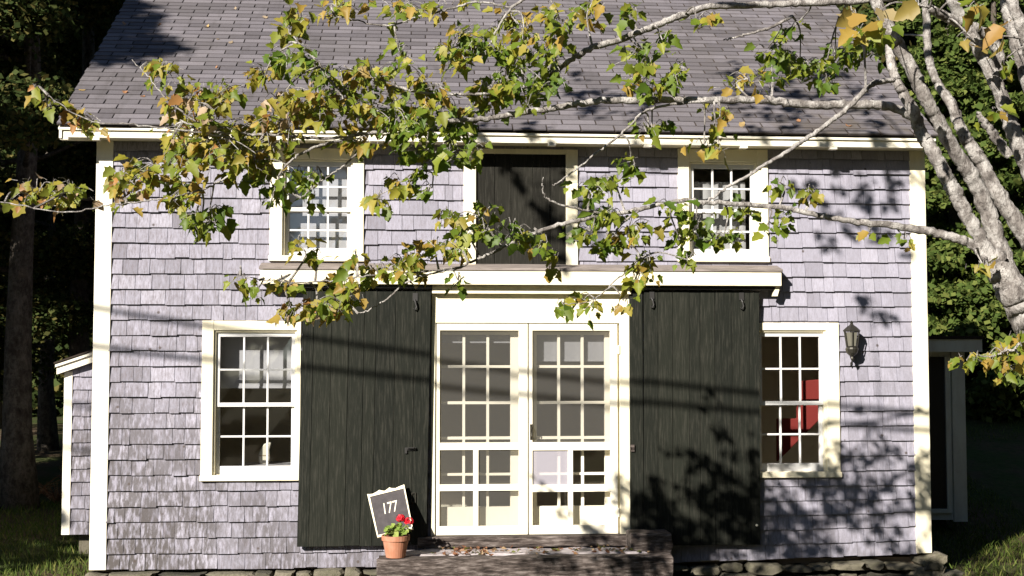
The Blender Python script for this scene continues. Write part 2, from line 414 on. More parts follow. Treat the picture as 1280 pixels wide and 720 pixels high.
for x in (XRL+.012, XRR-.034):
    for (y0, y1, za, zb_) in ((YE+.03, yr, rp(0, .03)[2], zr), (YB-YE-.03, yr, rp(0, .03)[2], zr)):
        vs = [(x,y0,za-.035),(x+.022,y0,za-.035),(x+.022,y1,zb_-.035),(x,y1,zb_-.035),(x,y0,za-.14),(x+.022,y0,za-.14),(x+.022,y1,zb_-.14),(x,y1,zb_-.14)]
        MB().add(vs, [(0,1,2,3),(7,6,5,4),(0,4,5,1),(1,5,6,2),(2,6,7,3),(3,7,4,0)]).build('rake_board', M['white'], roof)
for px in (80, 119, 690, 810, 930, 1042):
    x = PX(px, 186, -OV); MB().box(x-.035, x+.035, -OV-.002, -OV+.06, ZF0-.022, ZF0-.002).build('soffit_block', M['white'], roof, .002)

# ---- windows
def window(W, C, kind, mname='paint'):
    x0, x1, z0, z1 = W; ca = MB()
    ca.box(C[0], x0, -.04, .06, C[2]+.05, C[3]).box(x1, C[1], -.04, .06, C[2]+.05, C[3])
    ca.box(x0, x1, -.038, .06, z1, C[3]-.001)
    ca.box(C[0]-.008, C[1]+.008, -.055, .06, C[2], C[2]+.05)
    for xa, xb in ((x0-.001, x0+.018), (x1-.018, x1+.001)): ca.box(xa, xb, -.018, .13, C[2]+.052, z1-.001)
    ca.box(x0+.018, x1-.018, -.016, .13, z1-.018, z1-.002)
    w = ca.build('window', M[mname], house, .004)
    xa, xb, zt, zb = x0+.019, x1-.019, z1-.019, C[2]+.052
    zm = zb+(zt-zb)*.487
    for up in (1, 0):
        s = MB(); y0, y1 = (.006, .036) if up else (.037, .067)
        lo, hi = (zm-.014, zt) if up else (zb, zm+.018)
        st, tr, br = .032, (.038 if up else .036), (.036 if up else .072)
        s.box(xa, xa+st, y0, y1, lo, hi).box(xb-st, xb, y0, y1, lo, hi).box(xa+st, xb-st, y0, y1, hi-tr, hi).box(xa+st, xb-st, y0, y1, lo, lo+br)
        ga, gb, gl, gh = xa+st, xb-st, lo+br, hi-tr
        for i in (1, 2):
            xm = ga+(gb-ga)*i/3; s.box(xm-.0085, xm+.0085, y0+.003, y1-.003, gl, gh)
        zc = (gl+gh)/2
        for i in range(3):
            a = ga+(gb-ga)*i/3+(.0085 if i else 0); b = ga+(gb-ga)*(i+1)/3-(.0085 if i < 2 else 0)
            s.box(a, b, y0+.003, y1-.003, zc-.0085, zc+.0085)
        s.build('sash', M['sash'], w, .002)
        ym = (y0+y1)/2
        gp = MB()
        for i in range(3):                         # old panes lie slightly out of true
            for j in range(2):
                a = ga+(gb-ga)*i/3+.009; b = ga+(gb-ga)*(i+1)/3-.009; c = gl+(gh-gl)*j/2+.009; d = gl+(gh-gl)*(j+1)/2-.009
                e = [random.uniform(-.0016, .0016) for _ in range(4)]
                gp.add([(a, ym+e[0], c), (b, ym+e[1], c), (b, ym+e[2], d), (a, ym+e[3], d)], [(0,1,2,3)])
        gp.build('pane', M['glass'], w)
    def cloth(y, za, zb_, xa_, xb_, wav, m):
        c = MB(); n = 24
        vs = [(xa_+(xb_-xa_)*i/n, y+wav*math.sin(i*1.3)+wav*.6*math.sin(i*2.9+za), z) for z in (za, zb_) for i in range(n+1)]
        c.add(vs, [(i, i+1, n+2+i, n+1+i) for i in range(n)])
        return c
    if kind == 'full': 
        cloth(.155, z0+.01, z1, x0-.02, x1+.02, .001, 0).build('window_shade', M['shade'], w, smooth=True)
    if kind == 'half':
        zs = PZ(320, 482.5, .2); cloth(.20, zs, z1+.02, x0-.06, x1+.06, .001, 0).box(x0-.06, x1+.06, .195, .207, zs-.02, zs).build('window_shade', M['shade'], w)
    if kind == 'curtain':
        cloth(.17, z0-.01, z1-.16, x0+.01, x1-.06, .012, 0).build('curtain', M['lace'], w, smooth=True)
    return w
window(WLL, CLL, 'half'); window(WLR, CLR, 'none'); window(WUL, CUL, 'full'); window(WUR, CUR, 'curtain')

# ---- loft door
def plank_panel(x0, x1, z0, z1, y0, y1, n, seed, shear=0.0):
    rnd = random.Random(seed); w = [rnd.uniform(.6, 1.4) for _ in range(n)]; sm = sum(w); b = MB(); x = x0
    for i in range(n):
        xe = x+(x1-x0)*w[i]/sm; d = rnd.uniform(0, .005); g = rnd.uniform(.002, .0045)
        k = len(b.v); b.box(x+g/2, xe-g/2, y0-d, y1, z0+rnd.uniform(-.004,.004), z1)
        b.v[k:] = [(vx-shear*(z1-vz), vy, vz) for vx, vy, vz in b.v[k:]]
        x = xe
    return b
loft = plank_panel(LOFT[0], LOFT[1], LOFT[2], LOFT[3], -.012, .02, 5, 4).build('loft_door', M['loft_plank'], house, .002)
MB().box(LOFT[0], LOFT[1], .003, .0045, LOFT[2], LOFT[3]).build('backing', M['iron'], loft)
lc = MB(); lc.box(CLOFT[0], LOFT[0], -.04, .02, LOFT[2], CLOFT[3]).box(LOFT[1], CLOFT[1], -.04, .02, LOFT[2], CLOFT[3]).box(LOFT[0], LOFT[1], -.038, .02, LOFT[3], CLOFT[3])
lc.build('casing', M['paint'], loft, .004)

# ---- hood over the big doors
HD = .20
hx0, hx1 = PX(325, 344, -HD), PX(977, 349, -HD); hz0, hz1 = PZ(650, 356, -HD), PZ(650, 338.5, -HD)
hood = MB().box(hx0, hx1, -HD, -HD+.03, hz0, hz1).box(hx0, hx0+.03, -HD+.03, -.025, hz0, hz1-.001).box(hx1-.03, hx1, -HD+.03, -.025, hz0, hz1-.001).box(hx0+.03, hx1-.03, -HD+.03, -.025, hz1-.03, hz1-.002)
hood = hood.build('door_hood', M['paint'], house, .004)
ft = MB()
zt0, zt1 = hz1+.001, hz1+.024
ft.add([(hx0-.01,-HD-.012,zt0),(hx1+.01,-HD-.012,zt0),(hx1+.01,-.02,zt0+.03),(hx0-.01,-.02,zt0+.03),(hx0-.01,-HD-.012,zt1),(hx1+.01,-HD-.012,zt1),(hx1+.01,-.02,zt1+.05),(hx0-.01,-.02,zt1+.05)],
       [(0,3,2,1),(4,5,6,7),(0,1,5,4),(1,2,6,5),(2,3,7,6),(3,0,4,7)])
ft.build('top_board', M['flash'], hood, .003)
MB().box(PX(540, 365), PX(786, 365), -.115, -.022, hz0-.075, hz0-.002).build('track_board', M['paint'], hood, .003)
MB().box(hx0+.05, PX(538, 360), -.15, -.13, hz0-.03, hz0-.004).build('door_track', M['iron'], hood); MB().box(PX(790, 360), hx1-.05, -.15, -.13, hz0-.03, hz0-.004).build('door_track', M['iron'], hood)
br = MB(); xq = PX(970, 365, -.12)
br.add([(xq-.035,-.15,hz0-.09),(xq+.005,-.15,hz0-.09),(xq+.03,-.15,hz0-.003),(xq-.01,-.15,hz0-.003),(xq-.035,-.1,hz0-.09),(xq+.005,-.1,hz0-.09),(xq+.03,-.1,hz0-.003),(xq-.01,-.1,hz0-.003)],
       [(0,1,2,3),(7,6,5,4),(0,4,5,1),(1,5,6,2),(2,6,7,3),(3,7,4,0)]); br.build('bracket', M['paint'], hood)

# ---- sliding barn doors
def sliding(tl, bl, tr, brr, y0, y1, n, seed):
    xa, za = PX(*tl, y0), PZ(*tl, y0); xb = PX(*tr, y0); zb = PZ(*bl, y0); sh = (xa-PX(*bl, y0))/(za-zb)
    b = plank_panel(xa, xb, zb, za, y0, y1-.012, n, seed, sh)
    d = b.build('sliding_door', M['dark_plank'], house, .002)
    k = MB()
    for z in (zb+.12, za-.2, (za+zb)/2):
        k.box(xa+.01-sh*(za-z), xb-.01-sh*(za-z), y1-.0115, y1+.008, z-.05, z+.05)
    k.box(xa+.004-sh*.3, xb-.004-sh*1.2, y1-.0115, y1-.009, zb+.02, za-.02)
    k.build('batten', M['dark_plank'], d)
    return d, xa, xb, za, zb
dl, xa, xb, za, zb = sliding((379, 363), (371, 683), (539, 364), (535, 683), -.10, -.055, 8, 21)
def hanger(x, z, y, par):
    h = MB().box(x-.022, x+.022, y-.012, y-.004, z-.02, z+.05)
    h.tube([(x-.006, y-.016, z-.01), (x+.004, y-.03, z-.035), (x+.012, y-.03, z-.075), (x-.002, y-.03, z-.10), (x-.018, y-.028, z-.085)], .008, 6)
    h.build('hanger', M['iron'], par)
hanger(PX(519, 374, -.11), za-.07, -.10, dl)
lt = MB(); x = PX(513, 561, -.11); z = PZ(513, 561, -.11)
lt.box(x-.05, x+.05, -.122, -.106, z-.012, z+.012).box(x-.05, x-.03, -.122, -.106, z-.04, z-.012).tube([(x-.03,-.12,z),(x-.01,-.145,z+.01),(x+.03,-.145,z+.01),(x+.05,-.12,z)], .006, 6)
lt.build('latch', M['iron'], dl)
x = PX(517, 622, -.11); z = PZ(517, 622, -.11)
MB().box(x-.02, x+.02, -.118, -.106, z-.045, z-.037).box(x-.02, x+.02, -.118, -.106, z+.037, z+.045).box(x-.02, x-.012, -.118, -.106, z-.037, z+.037).box(x+.012, x+.02, -.118, -.106, z-.037, z+.037).build('staple', M['brass'], dl)
dr, xa, xb, za, zb = sliding((805, 364), (805, 682), (949, 368), (956, 682), -.10, -.055, 8, 33)
hanger(PX(815, 374, -.11), za-.05, -.10, dr); hanger(PX(927, 376, -.11), za-.06, -.10, dr)
x = PX(946, 656.5, -.11); z = PZ(946, 656.5, -.11); MB().lathe([(.001, 0), (.011, .0), (.011, .006), (.002, .008)], (0,0,0), 10).build('bolt', M['white'], dr).data.transform(Matrix.Translation((x, -.106, z)) @ Matrix.Rotation(R(90), 4, 'X'))
pz0, pz1 = PZ(795, 668, -.07), PZ(795, 363, -.07)
post = MB().box(PX(787.5, 520, -.07), PX(803.5, 520, -.07), -.085, -.024, pz0, pz1).build('door_post', M['dark_plank'], house, .003)
x = PX(790, 560, -.09); z = PZ(790, 560, -.09)
MB().box(x-.012, x+.02, -.105, -.086, z-.03, z+.03).box(x-.02, x-.012, -.115, -.086, z-.012, z+.012).build('catch', M['timber'], post)

# ---- door frame, screen doors, French doors
fy = -.045
x_l0, x_l1, x_r0, x_r1 = PX(539, 520), DOOR[0], DOOR[1], PX(786.5, 520)
zh0, zh1 = DOOR[3], PZ(660, 366)
df = MB().box(x_l0, x_l1, fy, .13, DOOR[2], zh1).box(x_r0, x_r1, fy, .13, DOOR[2], zh1).box(x_l1, x_r0, fy+.002, .13, zh0, zh1)
df.box(x_l1+.001, x_l1+.02, .012, .12, DOOR[2], zh0-.001).box(x_r0-.02, x_r0-.001, .012, .12, DOOR[2], zh0-.001).box(x_l1+.02, x_r0-.02, .012, .12, zh0-.02, zh0-.001)
df.build('door_frame', M['paint'], house, .004)
th_ = MB().box(PX(522, 675, -.06), PX(786, 675, -.06), -.12, .13, PZ(650, 684, -.12), DOOR[2]-.002); th_.build('threshold', M['timber'], house, .01)
def screen_door(px0, px1, ops, panels, handle):
    s = MB(); y0, y1 = -.028, .004
    X0, X1 = PX(px0, 540, y0), PX(px1, 540, y0); Z0, Z1 = DOOR[2]+.004, DOOR[3]-.004
    xs = sorted({X0, X1} | {PX(a, 540, y0) for o in ops for a in o[:2]}); zz = sorted({Z0, Z1} | {PZ(660, a, y0) for o in ops for a in o[2:]})
    hole = [(PX(o[0], 540, y0), PX(o[1], 540, y0), PZ(660, o[3], y0), PZ(660, o[2], y0)) for o in ops]
    rails = [(X0, X1, Z0, Z1)]
    for h in hole: rails = subtract(rails, h)
    for (a, b, c, d) in rails: s.box(a, b, y0, y1, c, d)
    o = s.build('screen_door', M['white'], house)
    for h, mname in zip(hole, panels):
        if not mname: continue
        MB().add([(h[0]-.004, -.012, h[2]-.004), (h[1]+.004, -.012, h[2]-.004), (h[1]+.004, -.012, h[3]+.004), (h[0]-.004, -.012, h[3]+.004)], [(0,1,2,3)]).build('insect_screen', M[mname], o)
    if handle:
        x, z = PX(*handle, y0), PZ(*handle, y0)
        MB().box(x-.012, x+.012, y0-.006, y0-.001, z-.07, z+.07).tube([(x, y0-.005, z-.05), (x, y0-.04, z-.03), (x, y0-.04, z+.03), (x, y0-.005, z+.05)], .007, 6).build('handle', M['brass'], o)
    return o
screen_door(545.5, 659.5, [(549.5,648.5,413,553), (549.5,591.7,562,605), (598,648.5,562,605), (549.5,591.7,613,657), (598,648.5,613,657)],
            ['screen']*5, None)
sd = screen_door(661.3, 772, [(665.5,763,413,553), (665.5,710,563,606), (716,763,563,606), (665.5,710,615,657), (716,763,615,657)],
            ['screen', 'screen_dense', None, None, None], (664, 540))
for yy in (437, 640):
    x, z = PX(773, yy, -.03), PZ(773, yy, -.03); MB().box(x-.012, x+.012, -.052, -.046, z-.035, z+.035).tube([(x,-.054,z-.04),(x,-.054,z+.04)], .006, 6).build('hinge', M['white'], sd)
def french(cols, rows, px0, px1, shade_y):
    y0, y1 = .07, .115; s = MB(); X0, X1 = PX(px0, 540, y0), PX(px1, 540, y0); Z0, Z1 = DOOR[2]+.006, DOOR[3]-.022
    rails = [(X0, X1, Z0, Z1)]; holes = []
    for a, b in cols:
        for c, d in rows:
            h = (PX(a, 540, y0), PX(b, 540, y0), PZ(660, d, y0), PZ(660, c, y0)); holes.append(h); rails = subtract(rails, h)
    for (a, b, c, d) in rails: s.box(a, b, y0, y1, c, d)
    pz0, pz1 = PZ(660, 657, y0), PZ(660, 637, y0)
    o = s.build('french_door', M['white'], house)
    gp = MB()
    for h in holes:
        e = [random.uniform(-.0015, .0015) for _ in range(4)]; ym = .095
        gp.add([(h[0]-.003, ym+e[0], h[2]-.003), (h[1]+.003, ym+e[1], h[2]-.003), (h[1]+.003, ym+e[2], h[3]+.003), (h[0]-.003, ym+e[3], h[3]+.003)], [(0,1,2,3)])
    gp.build('pane', M['glass'], o)
    z1 = PZ(660, shade_y, .14)
    MB().box(X0+.03, X1-.03, .135, .138, z1, Z1).box(X0+.03, X1-.03, .131, .143, z1-.02, z1).build('door_shade', M['shade'], o)
rows = [(418.5,456.5), (459.8,501.5), (505,545.5), (549,591), (594,633)]
french([(551.5,578), (581.3,608), (611.3,638)], rows, 546, 653.5, 426)
french([(671,697), (700.3,726.5), (729.8,756)], rows, 655, 772, 449)

# ---- foundation stones
fo = MB(); rnd = random.Random(2)
def stone(mb, c, s, rnd, n=9):
    ph = [rnd.uniform(.58, 1.18) for _ in range(n)]; k0 = len(mb.v); rings = [(.0, -1), (.80, -.97), (1, -.7), (1, .5), (.72, .92), (.0, 1)]
    for r, h in rings:
        for j in range(n):
            q = 2*math.pi*j/n; cx = abs(math.cos(q))**.6*math.copysign(1, math.cos(q)); cz = abs(math.sin(q))**.6*math.copysign(1, math.sin(q))
            mb.v.append((c[0]+s[0]*cx*max(r, .01)*ph[j]**.5, c[1]+s[1]*h, c[2]+s[2]*cz*max(r, .01)*ph[j]+rnd.uniform(-.006, .006)*r))
    for i in range(len(rings)-1):
        for j in range(n): mb.f.append((k0+i*n+j, k0+(i+1)*n+j, k0+(i+1)*n+(j+1) % n, k0+i*n+(j+1) % n))
z = GZ-.08
for row in range(4):
    x = XL-.02
    while x < XR+.02:
        w = rnd.uniform(.14, .46); hg = rnd.uniform(.026, .056); zc = GZ-.02+row*.092+rnd.uniform(-.012, .012)
        if zc+hg*.5 < ZB+tilt(x):
            stone(fo, (x+w/2, .05+rnd.uniform(-.04, .03), zc), (w*.53, .16, hg), rnd)
        x += w
stone(fo, (XR+.0, .05, ZB-.0), (.15, .18, .06), rnd); stone(fo, (XR-.05, .06, ZB-.11), (.19, .18, .06), rnd)
fo.build('foundation', M['stone'], house, smooth=False)
MB().box(XL+.05, XR-.05, .12, YB-.05, GZ-.3, ZB+.01).build('foundation', M['room_floor'], house)

# ---- the room behind the windows
zc = PZ(650, 350)
rm = MB()
def quad(mb, a, b, c, d): mb.add([a, b, c, d], [(0,1,2,3)])
x0, x1, y0, y1 = XL+.1, XR-.1, .145, 2.3; z0 = DOOR[2]-.02; z1 = zc; z2 = ZSOF+.2
quad(rm, (x0,y1,z0), (x1,y1,z0), (x1,y1,z2), (x0,y1,z2)); quad(rm, (x0,y0,z0), (x0,y1,z0), (x0,y1,z2), (x0,y0,z2)); quad(rm, (x1,y1,z0), (x1,y0,z0), (x1,y0,z2), (x1,y1,z2))
rm.box(x0, x1, y0+.004, y1, z1-.06, z1+.06); quad(rm, (x0,y0,z2), (x1,y0,z2), (x1,y1,z2), (x0,y1,z2))
rm.box(1.05, 1.15, y0+.5, y1, z0, z1-.06)
room = rm.build('interior', M['room'], house)
MB().box(x0, x1, y0+.002, y1-.01, z0-.04, z0).build('floor_boards', M['room_floor'], room)

# ------------------------------------------------------------------ things indoors, seen through the panes
tx, tz = PX(333, 580, .5), PZ(333, 580, .5)
tbl = thing('round_table', 'round pale table inside the lower left window', 'table', (tx, .55, z0))
MB().lathe([(.02, 0), (.26, .0), (.27, .012), (.26, .024), (.02, .024)], (tx, .55, tz-.024), 28).build('tabletop', M['shade'], tbl)
MB().lathe([(.18, 0), (.17, .02), (.03, .05), (.03, tz-.026-z0)], (tx, .55, z0), 16).build('pedestal', M['room_floor'], tbl)
o_ = MB(); q = lambda a, b: (PX(a, b, .5), PZ(a, b, .5))
pts = [q(325,580), q(336,580), q(337.5,572), q(337,562), q(339.5,553), q(335,552.5), q(330,555), q(325.5,561), q(323.5,568), q(323.5,575)]
o_.prism(pts, .47, .53); a = q(324, 568); b = q(337, 571)
orn = o_.build('ornament', M['porcelain'], None, .012)
tag(orn, 'small pale ornament curved to a point, on the table in the lower left window', 'ornament')
MB().box(a[0], b[0]+.004, .466, .534, a[1]-.012, a[1]-.004).build('band', M['room_floor'], orn)
rd = MB(); q = lambda a, b, Y=.55: (PX(a, b, Y), PZ(a, b, Y))
rd.prism([q(971,577), q(971,523), q(996,523), q(996,510), q(1002,500), q(1002,476), q(1026,474), q(1026,522)], .52, .58)
tag(rd.build('red_sun_patch', M['red'], None, .01), 'red slab in the outline of a sunlit patch, inside the lower right window', 'panel')  # sunlit part of a red surface, its slanting light edge built as a slab

# ------------------------------------------------------------------ step, stone, timbers
def rough_beam(x0, x1, y0, y1, z0, z1, nx, seed, amp=.012):
    rnd = random.Random(seed); b = MB(); prof = [(y0,z0),(y0,(z0+z1)/2),(y0,z1-.012),(y0+.015,z1),((y0+y1)/2,z1),(y1-.015,z1),(y1,z1-.012),(y1,z0)]; n = len(prof)
    for i in range(nx+1):
        x = x0+(x1-x0)*i/nx
        for (y, zz) in prof: b.v.append((x+rnd.uniform(-amp, amp), y+rnd.uniform(-amp, amp)*.7, zz+rnd.uniform(-amp, amp)*.7))
    for i in range(nx):
        for j in range(n): b.f.append((i*n+j, i*n+(j+1) % n, (i+1)*n+(j+1) % n, (i+1)*n+j)[::-1])
    b.f.append(tuple(range(n))); b.f.append(tuple(nx*n+j for j in range(n-1, -1, -1))); return b
sx0, sx1 = PX(472, 705, -.62), PX(841, 705, -.62); ztop = PZ(650, 695, -.55)
step = thing('door_step', 'low doorstep of a weathered timber beam and stone slab below the screen doors', 'step', ((sx0+sx1)/2, -.4, GZ))
rough_beam(sx0, sx1, -.64, -.46, GZ-.1, ztop, 26, 1).build('front_timber', M['timber'], step, .004)
sl = rough_beam(sx0+.05, sx1-.2, -.455, -.125, GZ, PZ(650, 685.5, -.15)-.0, 22, 4, .010).build('stone_slab', M['slab'], step)
bx0, bx1 = PX(786, 676, -.3), PX(836, 676, -.3)
rough_beam(bx0, bx1, -.42, -.125, PZ(800, 692, -.42)-.02, PZ(800, 665, -.3), 5, 6, .008).build('end_block', M['timber'], step, .006)
rough_beam(bx0-.02, sx1-.01, -.455, -.13, GZ, PZ(800, 692, -.42)-.03, 5, 8, .008).build('end_timber', M['timber'], step, .006)
# terracotta pot of geranium
pz = ztop+.004; pcx, pcy = PX(494.5, 690, -.55), -.55
s_ = 11.05/1600
pot = thing('flower_pot', 'small terracotta pot with a red geranium on the left end of the doorstep', 'plant pot', (pcx, pcy, pz))
H = .185; rT, rB = .119, .082
MB().lathe([(rB*.6, 0), (rB, 0), (rT*.92, H*.76), (rT*1.0, H*.76+.002), (rT*1.03, H), (rT*.93, H), (rT*.9, H*.86), (rT*.5, H*.85)], (pcx, pcy, pz), 28).build('pot', M['terracotta'], pot, smooth=False)
MB().lathe([(.001, 0), (rT*.88, 0), (rT*.6, .012), (.001, .016)], (pcx, pcy, pz+H*.87), 20).build('soil', M['soil'], pot)
def round_leaf(mb, c, nrm, r, rnd):
    nrm = Vector(nrm).normalized(); a = nrm.cross(Vector((.3,.2,.9))).normalized(); b = nrm.cross(a); n = 9; k = len(mb.v); mb.v.append(tuple(c))
    for j in range(n):
        q = 2*math.pi*j/n; rr = r*(1+.12*math.sin(q*5))*(.45 if j == 0 else 1); mb.v.append(tuple(Vector(c)+(a*math.cos(q)+b*math.sin(q))*rr+nrm*r*.22))
    for j in range(n): mb.f.append((k, k+1+j, k+1+(j+1) % n))
gl_, gs_ = MB(), MB(); rnd = random.Random(12)
for i in range(46):
    q = rnd.uniform(0, 6.28); rr = .112*math.sqrt(rnd.random()); hh = rnd.uniform(.0, .065)*(1.25-rr/.125*.6)
    c = (pcx+.01+rr*math.cos(q), pcy+rr*math.sin(q), pz+H+.012+hh)
    gs_.tube([(pcx+(c[0]-pcx)*.3, pcy+(c[1]-pcy)*.3, pz+H*.88), c], .0022, 5)
    round_leaf(gl_, c, (rnd.gauss(0, .5)-.2, rnd.gauss(0, .5)-.5, .9), rnd.uniform(.017, .033), rnd)
gl_.build('leaves', M['plant'], pot); gs_.build('stems', M['plant'], pot)
for (px, py) in ((500.5, 647.5), (511, 651.5)):
    c = P(px, py, pcy); fl = MB(); MB().tube([(pcx+.02, pcy, pz+H), ((pcx+c.x)/2+.012, pcy, (pz+H+c.z)/2), tuple(c)], .0028, 6).build('stem', M['plant'], pot)
    for i in range(34):
        d = Vector((rnd.gauss(0,1), rnd.gauss(0,1), rnd.gauss(0,.8))).normalized(); round_leaf(fl, c+Vector((d.x*.038, d.y*.03, d.z*.026)), d, rnd.uniform(.011, .018), rnd)
    fl.build('flower', M['petal'], pot)
# house number board leaning behind the pot
def SP(u, v, h=0):
    """u 0..1 across, v 0..1 up the leaning board, h off its face"""
    a, b, c, d = P(472, 672.5, -.36), P(516.5, 661.5, -.36), P(505.5, 606, -.155), P(459, 617.5, -.155)
    p = (a*(1-u)+b*u)*(1-v)+(d*(1-u)+c*u)*v
    nrm = (b-a).cross(d-a).normalized(); 
    return p+nrm*h
sg = thing('number_sign', 'dark board with scalloped cream frame lettered 177, leaning behind the flower pot', 'sign', tuple(P(494, 668, -.36)))
def sheet(mb, pts, h0, h1):
    n = len(pts); vs = [SP(u, v, h1) for u, v in pts]+[SP(u, v, h0) for u, v in pts]
    mb.add(vs, [tuple(range(n)), tuple(range(2*n-1, n-1, -1))]+[(i, i+n, (i+1) % n+n, (i+1) % n) for i in range(n)]); return mb
sheet(MB(), [(.04,.04), (.96,.04), (.96,.95), (.04,.95)], -.012, .002).build('board', M['slate'], sg)
fr_ = MB()
sheet(fr_, [(0,0), (.035,.05), (.055,.90), (0,.93)], -.014, .010); sheet(fr_, [(1,0), (1,.93), (.965,.90), (.965,.05)], -.014, .010)
sheet(fr_, [(0,0), (1,0), (.965,.05), (.035,.05)], -.014, .011)
topc = [(0,.93), (.035,.915), (.965,.915), (1,.93)] 
arc = [(1,1.0), (.86,.985), (.76,.965), (.66,.985), (.60,1.015), (.53,.985), (.46,.965), (.40,.985), (.33,1.015), (.24,.985), (.14,.965), (.06,.975), (0,.99)]
sheet(fr_, topc+arc, -.014, .0112)
fr_.build('frame', M['paint'], sg, .002)
cu = bpy.data.curves.new('numerals', 'FONT'); cu.body = '177'; cu.size = 1; cu.align_x = 'CENTER'; cu.align_y = 'CENTER'; cu.extrude = .0; cu.offset = .0
to = bpy.data.objects.new('numerals', cu); COL.objects.link(to)
me = bpy.data.meshes.new_from_object(to.evaluated_get(bpy.context.evaluated_depsgraph_get())); bpy.data.objects.remove(to)
sxn = max(v.co.x for v in me.vertices)-min(v.co.x for v in me.vertices); syn = max(v.co.y for v in me.vertices)-min(v.co.y for v in me.vertices)
for v in me.vertices:
    u, w = .50+v.co.x/sxn*.37, .57+v.co.y/syn*.24; v.co = SP(u+.10*(w-.56), w, .006)
link('numerals', me, M['numeral'], sg)

# ------------------------------------------------------------------ wall lantern
lx, lz, ly = PX(1064, 430, -.12), PZ(1064, 430, -.12), -.14
la = thing('wall_lantern', 'aged brass wall lantern right of the lower right window', 'lantern', (lx, -.03, lz))
MB().lathe([(.002, 0), (.055, 0), (.05, .012), (.02, .02), (.002, .022)], (0,0,0), 20).build('back_plate', M['brass'], la).data.transform(Matrix.Translation((lx+.04, -.022, lz-.01)) @ Matrix.Rotation(R(90), 4, 'X') @ Matrix.Scale(1.5, 4, (0,1,0)))
cg = MB()
for k in range(6):
    q = k*math.pi/3+.3; cg.tube([(lx+.052*math.cos(q), ly+.052*math.sin(q), lz-.02), (lx+.072*math.cos(q), ly+.072*math.sin(q), lz+.115)], .006, 6)
cg.lathe([(.02, 0), (.054, 0), (.056, .012), (.02, .012)], (lx, ly, lz-.03), 6).lathe([(.07, 0), (.08, .0), (.082, .012), (.045, .045), (.02, .06), (.012, .075), (.018, .085), (.004, .10)], (lx, ly, lz+.113), 6)
cg.build('cage', M['brass'], la)
MB().lathe([(.045, 0), (.064, .125)], (lx, ly, lz-.018), 6).build('lamp_glass', M['amber'], la)
sc = MB().lathe([(.054, 0), (.06, -.015), (.05, -.05), (.03, -.07), (.012, -.085), (.016, -.10), (.003, -.13)][::-1], (lx, ly, lz-.032), 14)
sc.tube([(lx+.004, ly, lz-.11), (lx+.02, -.10, lz-.14), (lx+.035, -.06, lz-.12), (lx+.04, -.03, lz-.03)], .010, 8)
sc.tube([(lx+.045, -.03, lz-.06), (lx+.042, -.035, lz-.13), (lx+.02, -.05, lz-.175), (lx+.014, -.05, lz-.20)], [.012,.010,.008,.004], 8)
sc.build('bracket', M['brass'], la)

# ------------------------------------------------------------------ side sheds
SY = 2.2
sh = thing('side_shed', 'narrow shingled lean-to at the left rear corner of the house', 'shed', (PX(95, 660, SY), SY, GZ))
ax0, ax1 = PX(79.5, 560, SY), XL+.3; az0, az1 = PZ(95, 668, SY), PZ(95, 455, SY)
slope = (PZ(118, 442, SY)-PZ(68, 459, SY))/(PX(118, 450, SY)-PX(68, 450, SY))
zf = lambda x: PZ(68, 470, SY)+slope*(x-PX(68, 460, SY))
wl = MB(); shingles(wl, ax0+.08, ax1, az0, lambda x: zf(x)+.02, [], lambda x, y, z: (x, y+SY, z), lambda x: 0, 17); w_ = wl.build('shingle_wall', M['shingle'], sh)
MB().prism([(ax0+.01, az0+.005), (ax1, az0+.005), (ax1, zf(ax1)), (ax0+.01, zf(ax0))], SY+.005, SY+2.4).build('wall_core', M['room'], w_)
MB().box(ax0, ax0+.085, SY-.03, SY+.02, az0, zf(ax0)+.01).build('corner_board', M['white'], sh, .003)
xx0 = PX(68, 462, SY)+.05; zz0 = zf(xx0); b = MB()
hf = PZ(68, 459, SY)-PZ(68, 470.5, SY)
b.prism([(xx0, zz0), (ax1, zf(ax1)), (ax1, zf(ax1)+hf), (xx0, zz0+hf)], SY-.10, SY-.06); b.prism([(xx0-.01, zz0+hf*.78), (ax1, zf(ax1)+hf*.78), (ax1, zf(ax1)+hf+.012), (xx0-.01, zz0+hf+.012)], SY-.125, SY-.101)
b.build('fascia', M['white'], sh, .002)
MB().prism([(xx0-.02, zz0+hf+.014), (ax1, zf(ax1)+hf+.014), (ax1, zf(ax1)+hf+.03), (xx0-.02, zz0+hf+.03)], SY-.14, SY+2.5).prism([(xx0, zz0), (ax1, zf(ax1)+.001), (ax1, zf(ax1)+.02), (xx0, zz0+.02)], SY-.055, SY+2.4).build('roof', M['roof_base'], sh)
MB().box(ax0+.15, ax0+.3, SY+.1, SY+.3, GZ-.2, az0).build('pier', M['stone'], sh); MB().box(ax0+.15, ax0+.3, SY+1.8, SY+2, GZ-.2, az0).build('pier', M['stone'], sh)
RY = 3.6
rs = thing('rear_porch', 'shaded flat fronted porch behind the right rear corner of the house', 'porch', (PX(1195, 650, RY), RY, GZ))
rz0, rz1 = PZ(1185, 652, RY), PZ(1185, 440, RY); rx1 = PX(1206.5, 550, RY); rx0 = XR-.4
core = MB().box(rx0, rx1-.01, RY+.01, RY+2, rz0+.02, rz1).build('wall', M['shadepaint'], rs)
MB().box(PX(1190, 550, RY), rx1, RY-.03, RY+.02, rz0, rz1-.002).build('corner_post', M['shadepaint'], rs, .003)
wf = MB(); a0, a1 = PX(1150, 550, RY), PX(1182, 550, RY); c0, c1 = PZ(1175, 636, RY), PZ(1175, 446, RY)
wf.box(a1, a1+.06, RY-.025, RY+.015, c0-.05, c1).box(a0, a1, RY-.025, RY+.015, c0-.05, c0)
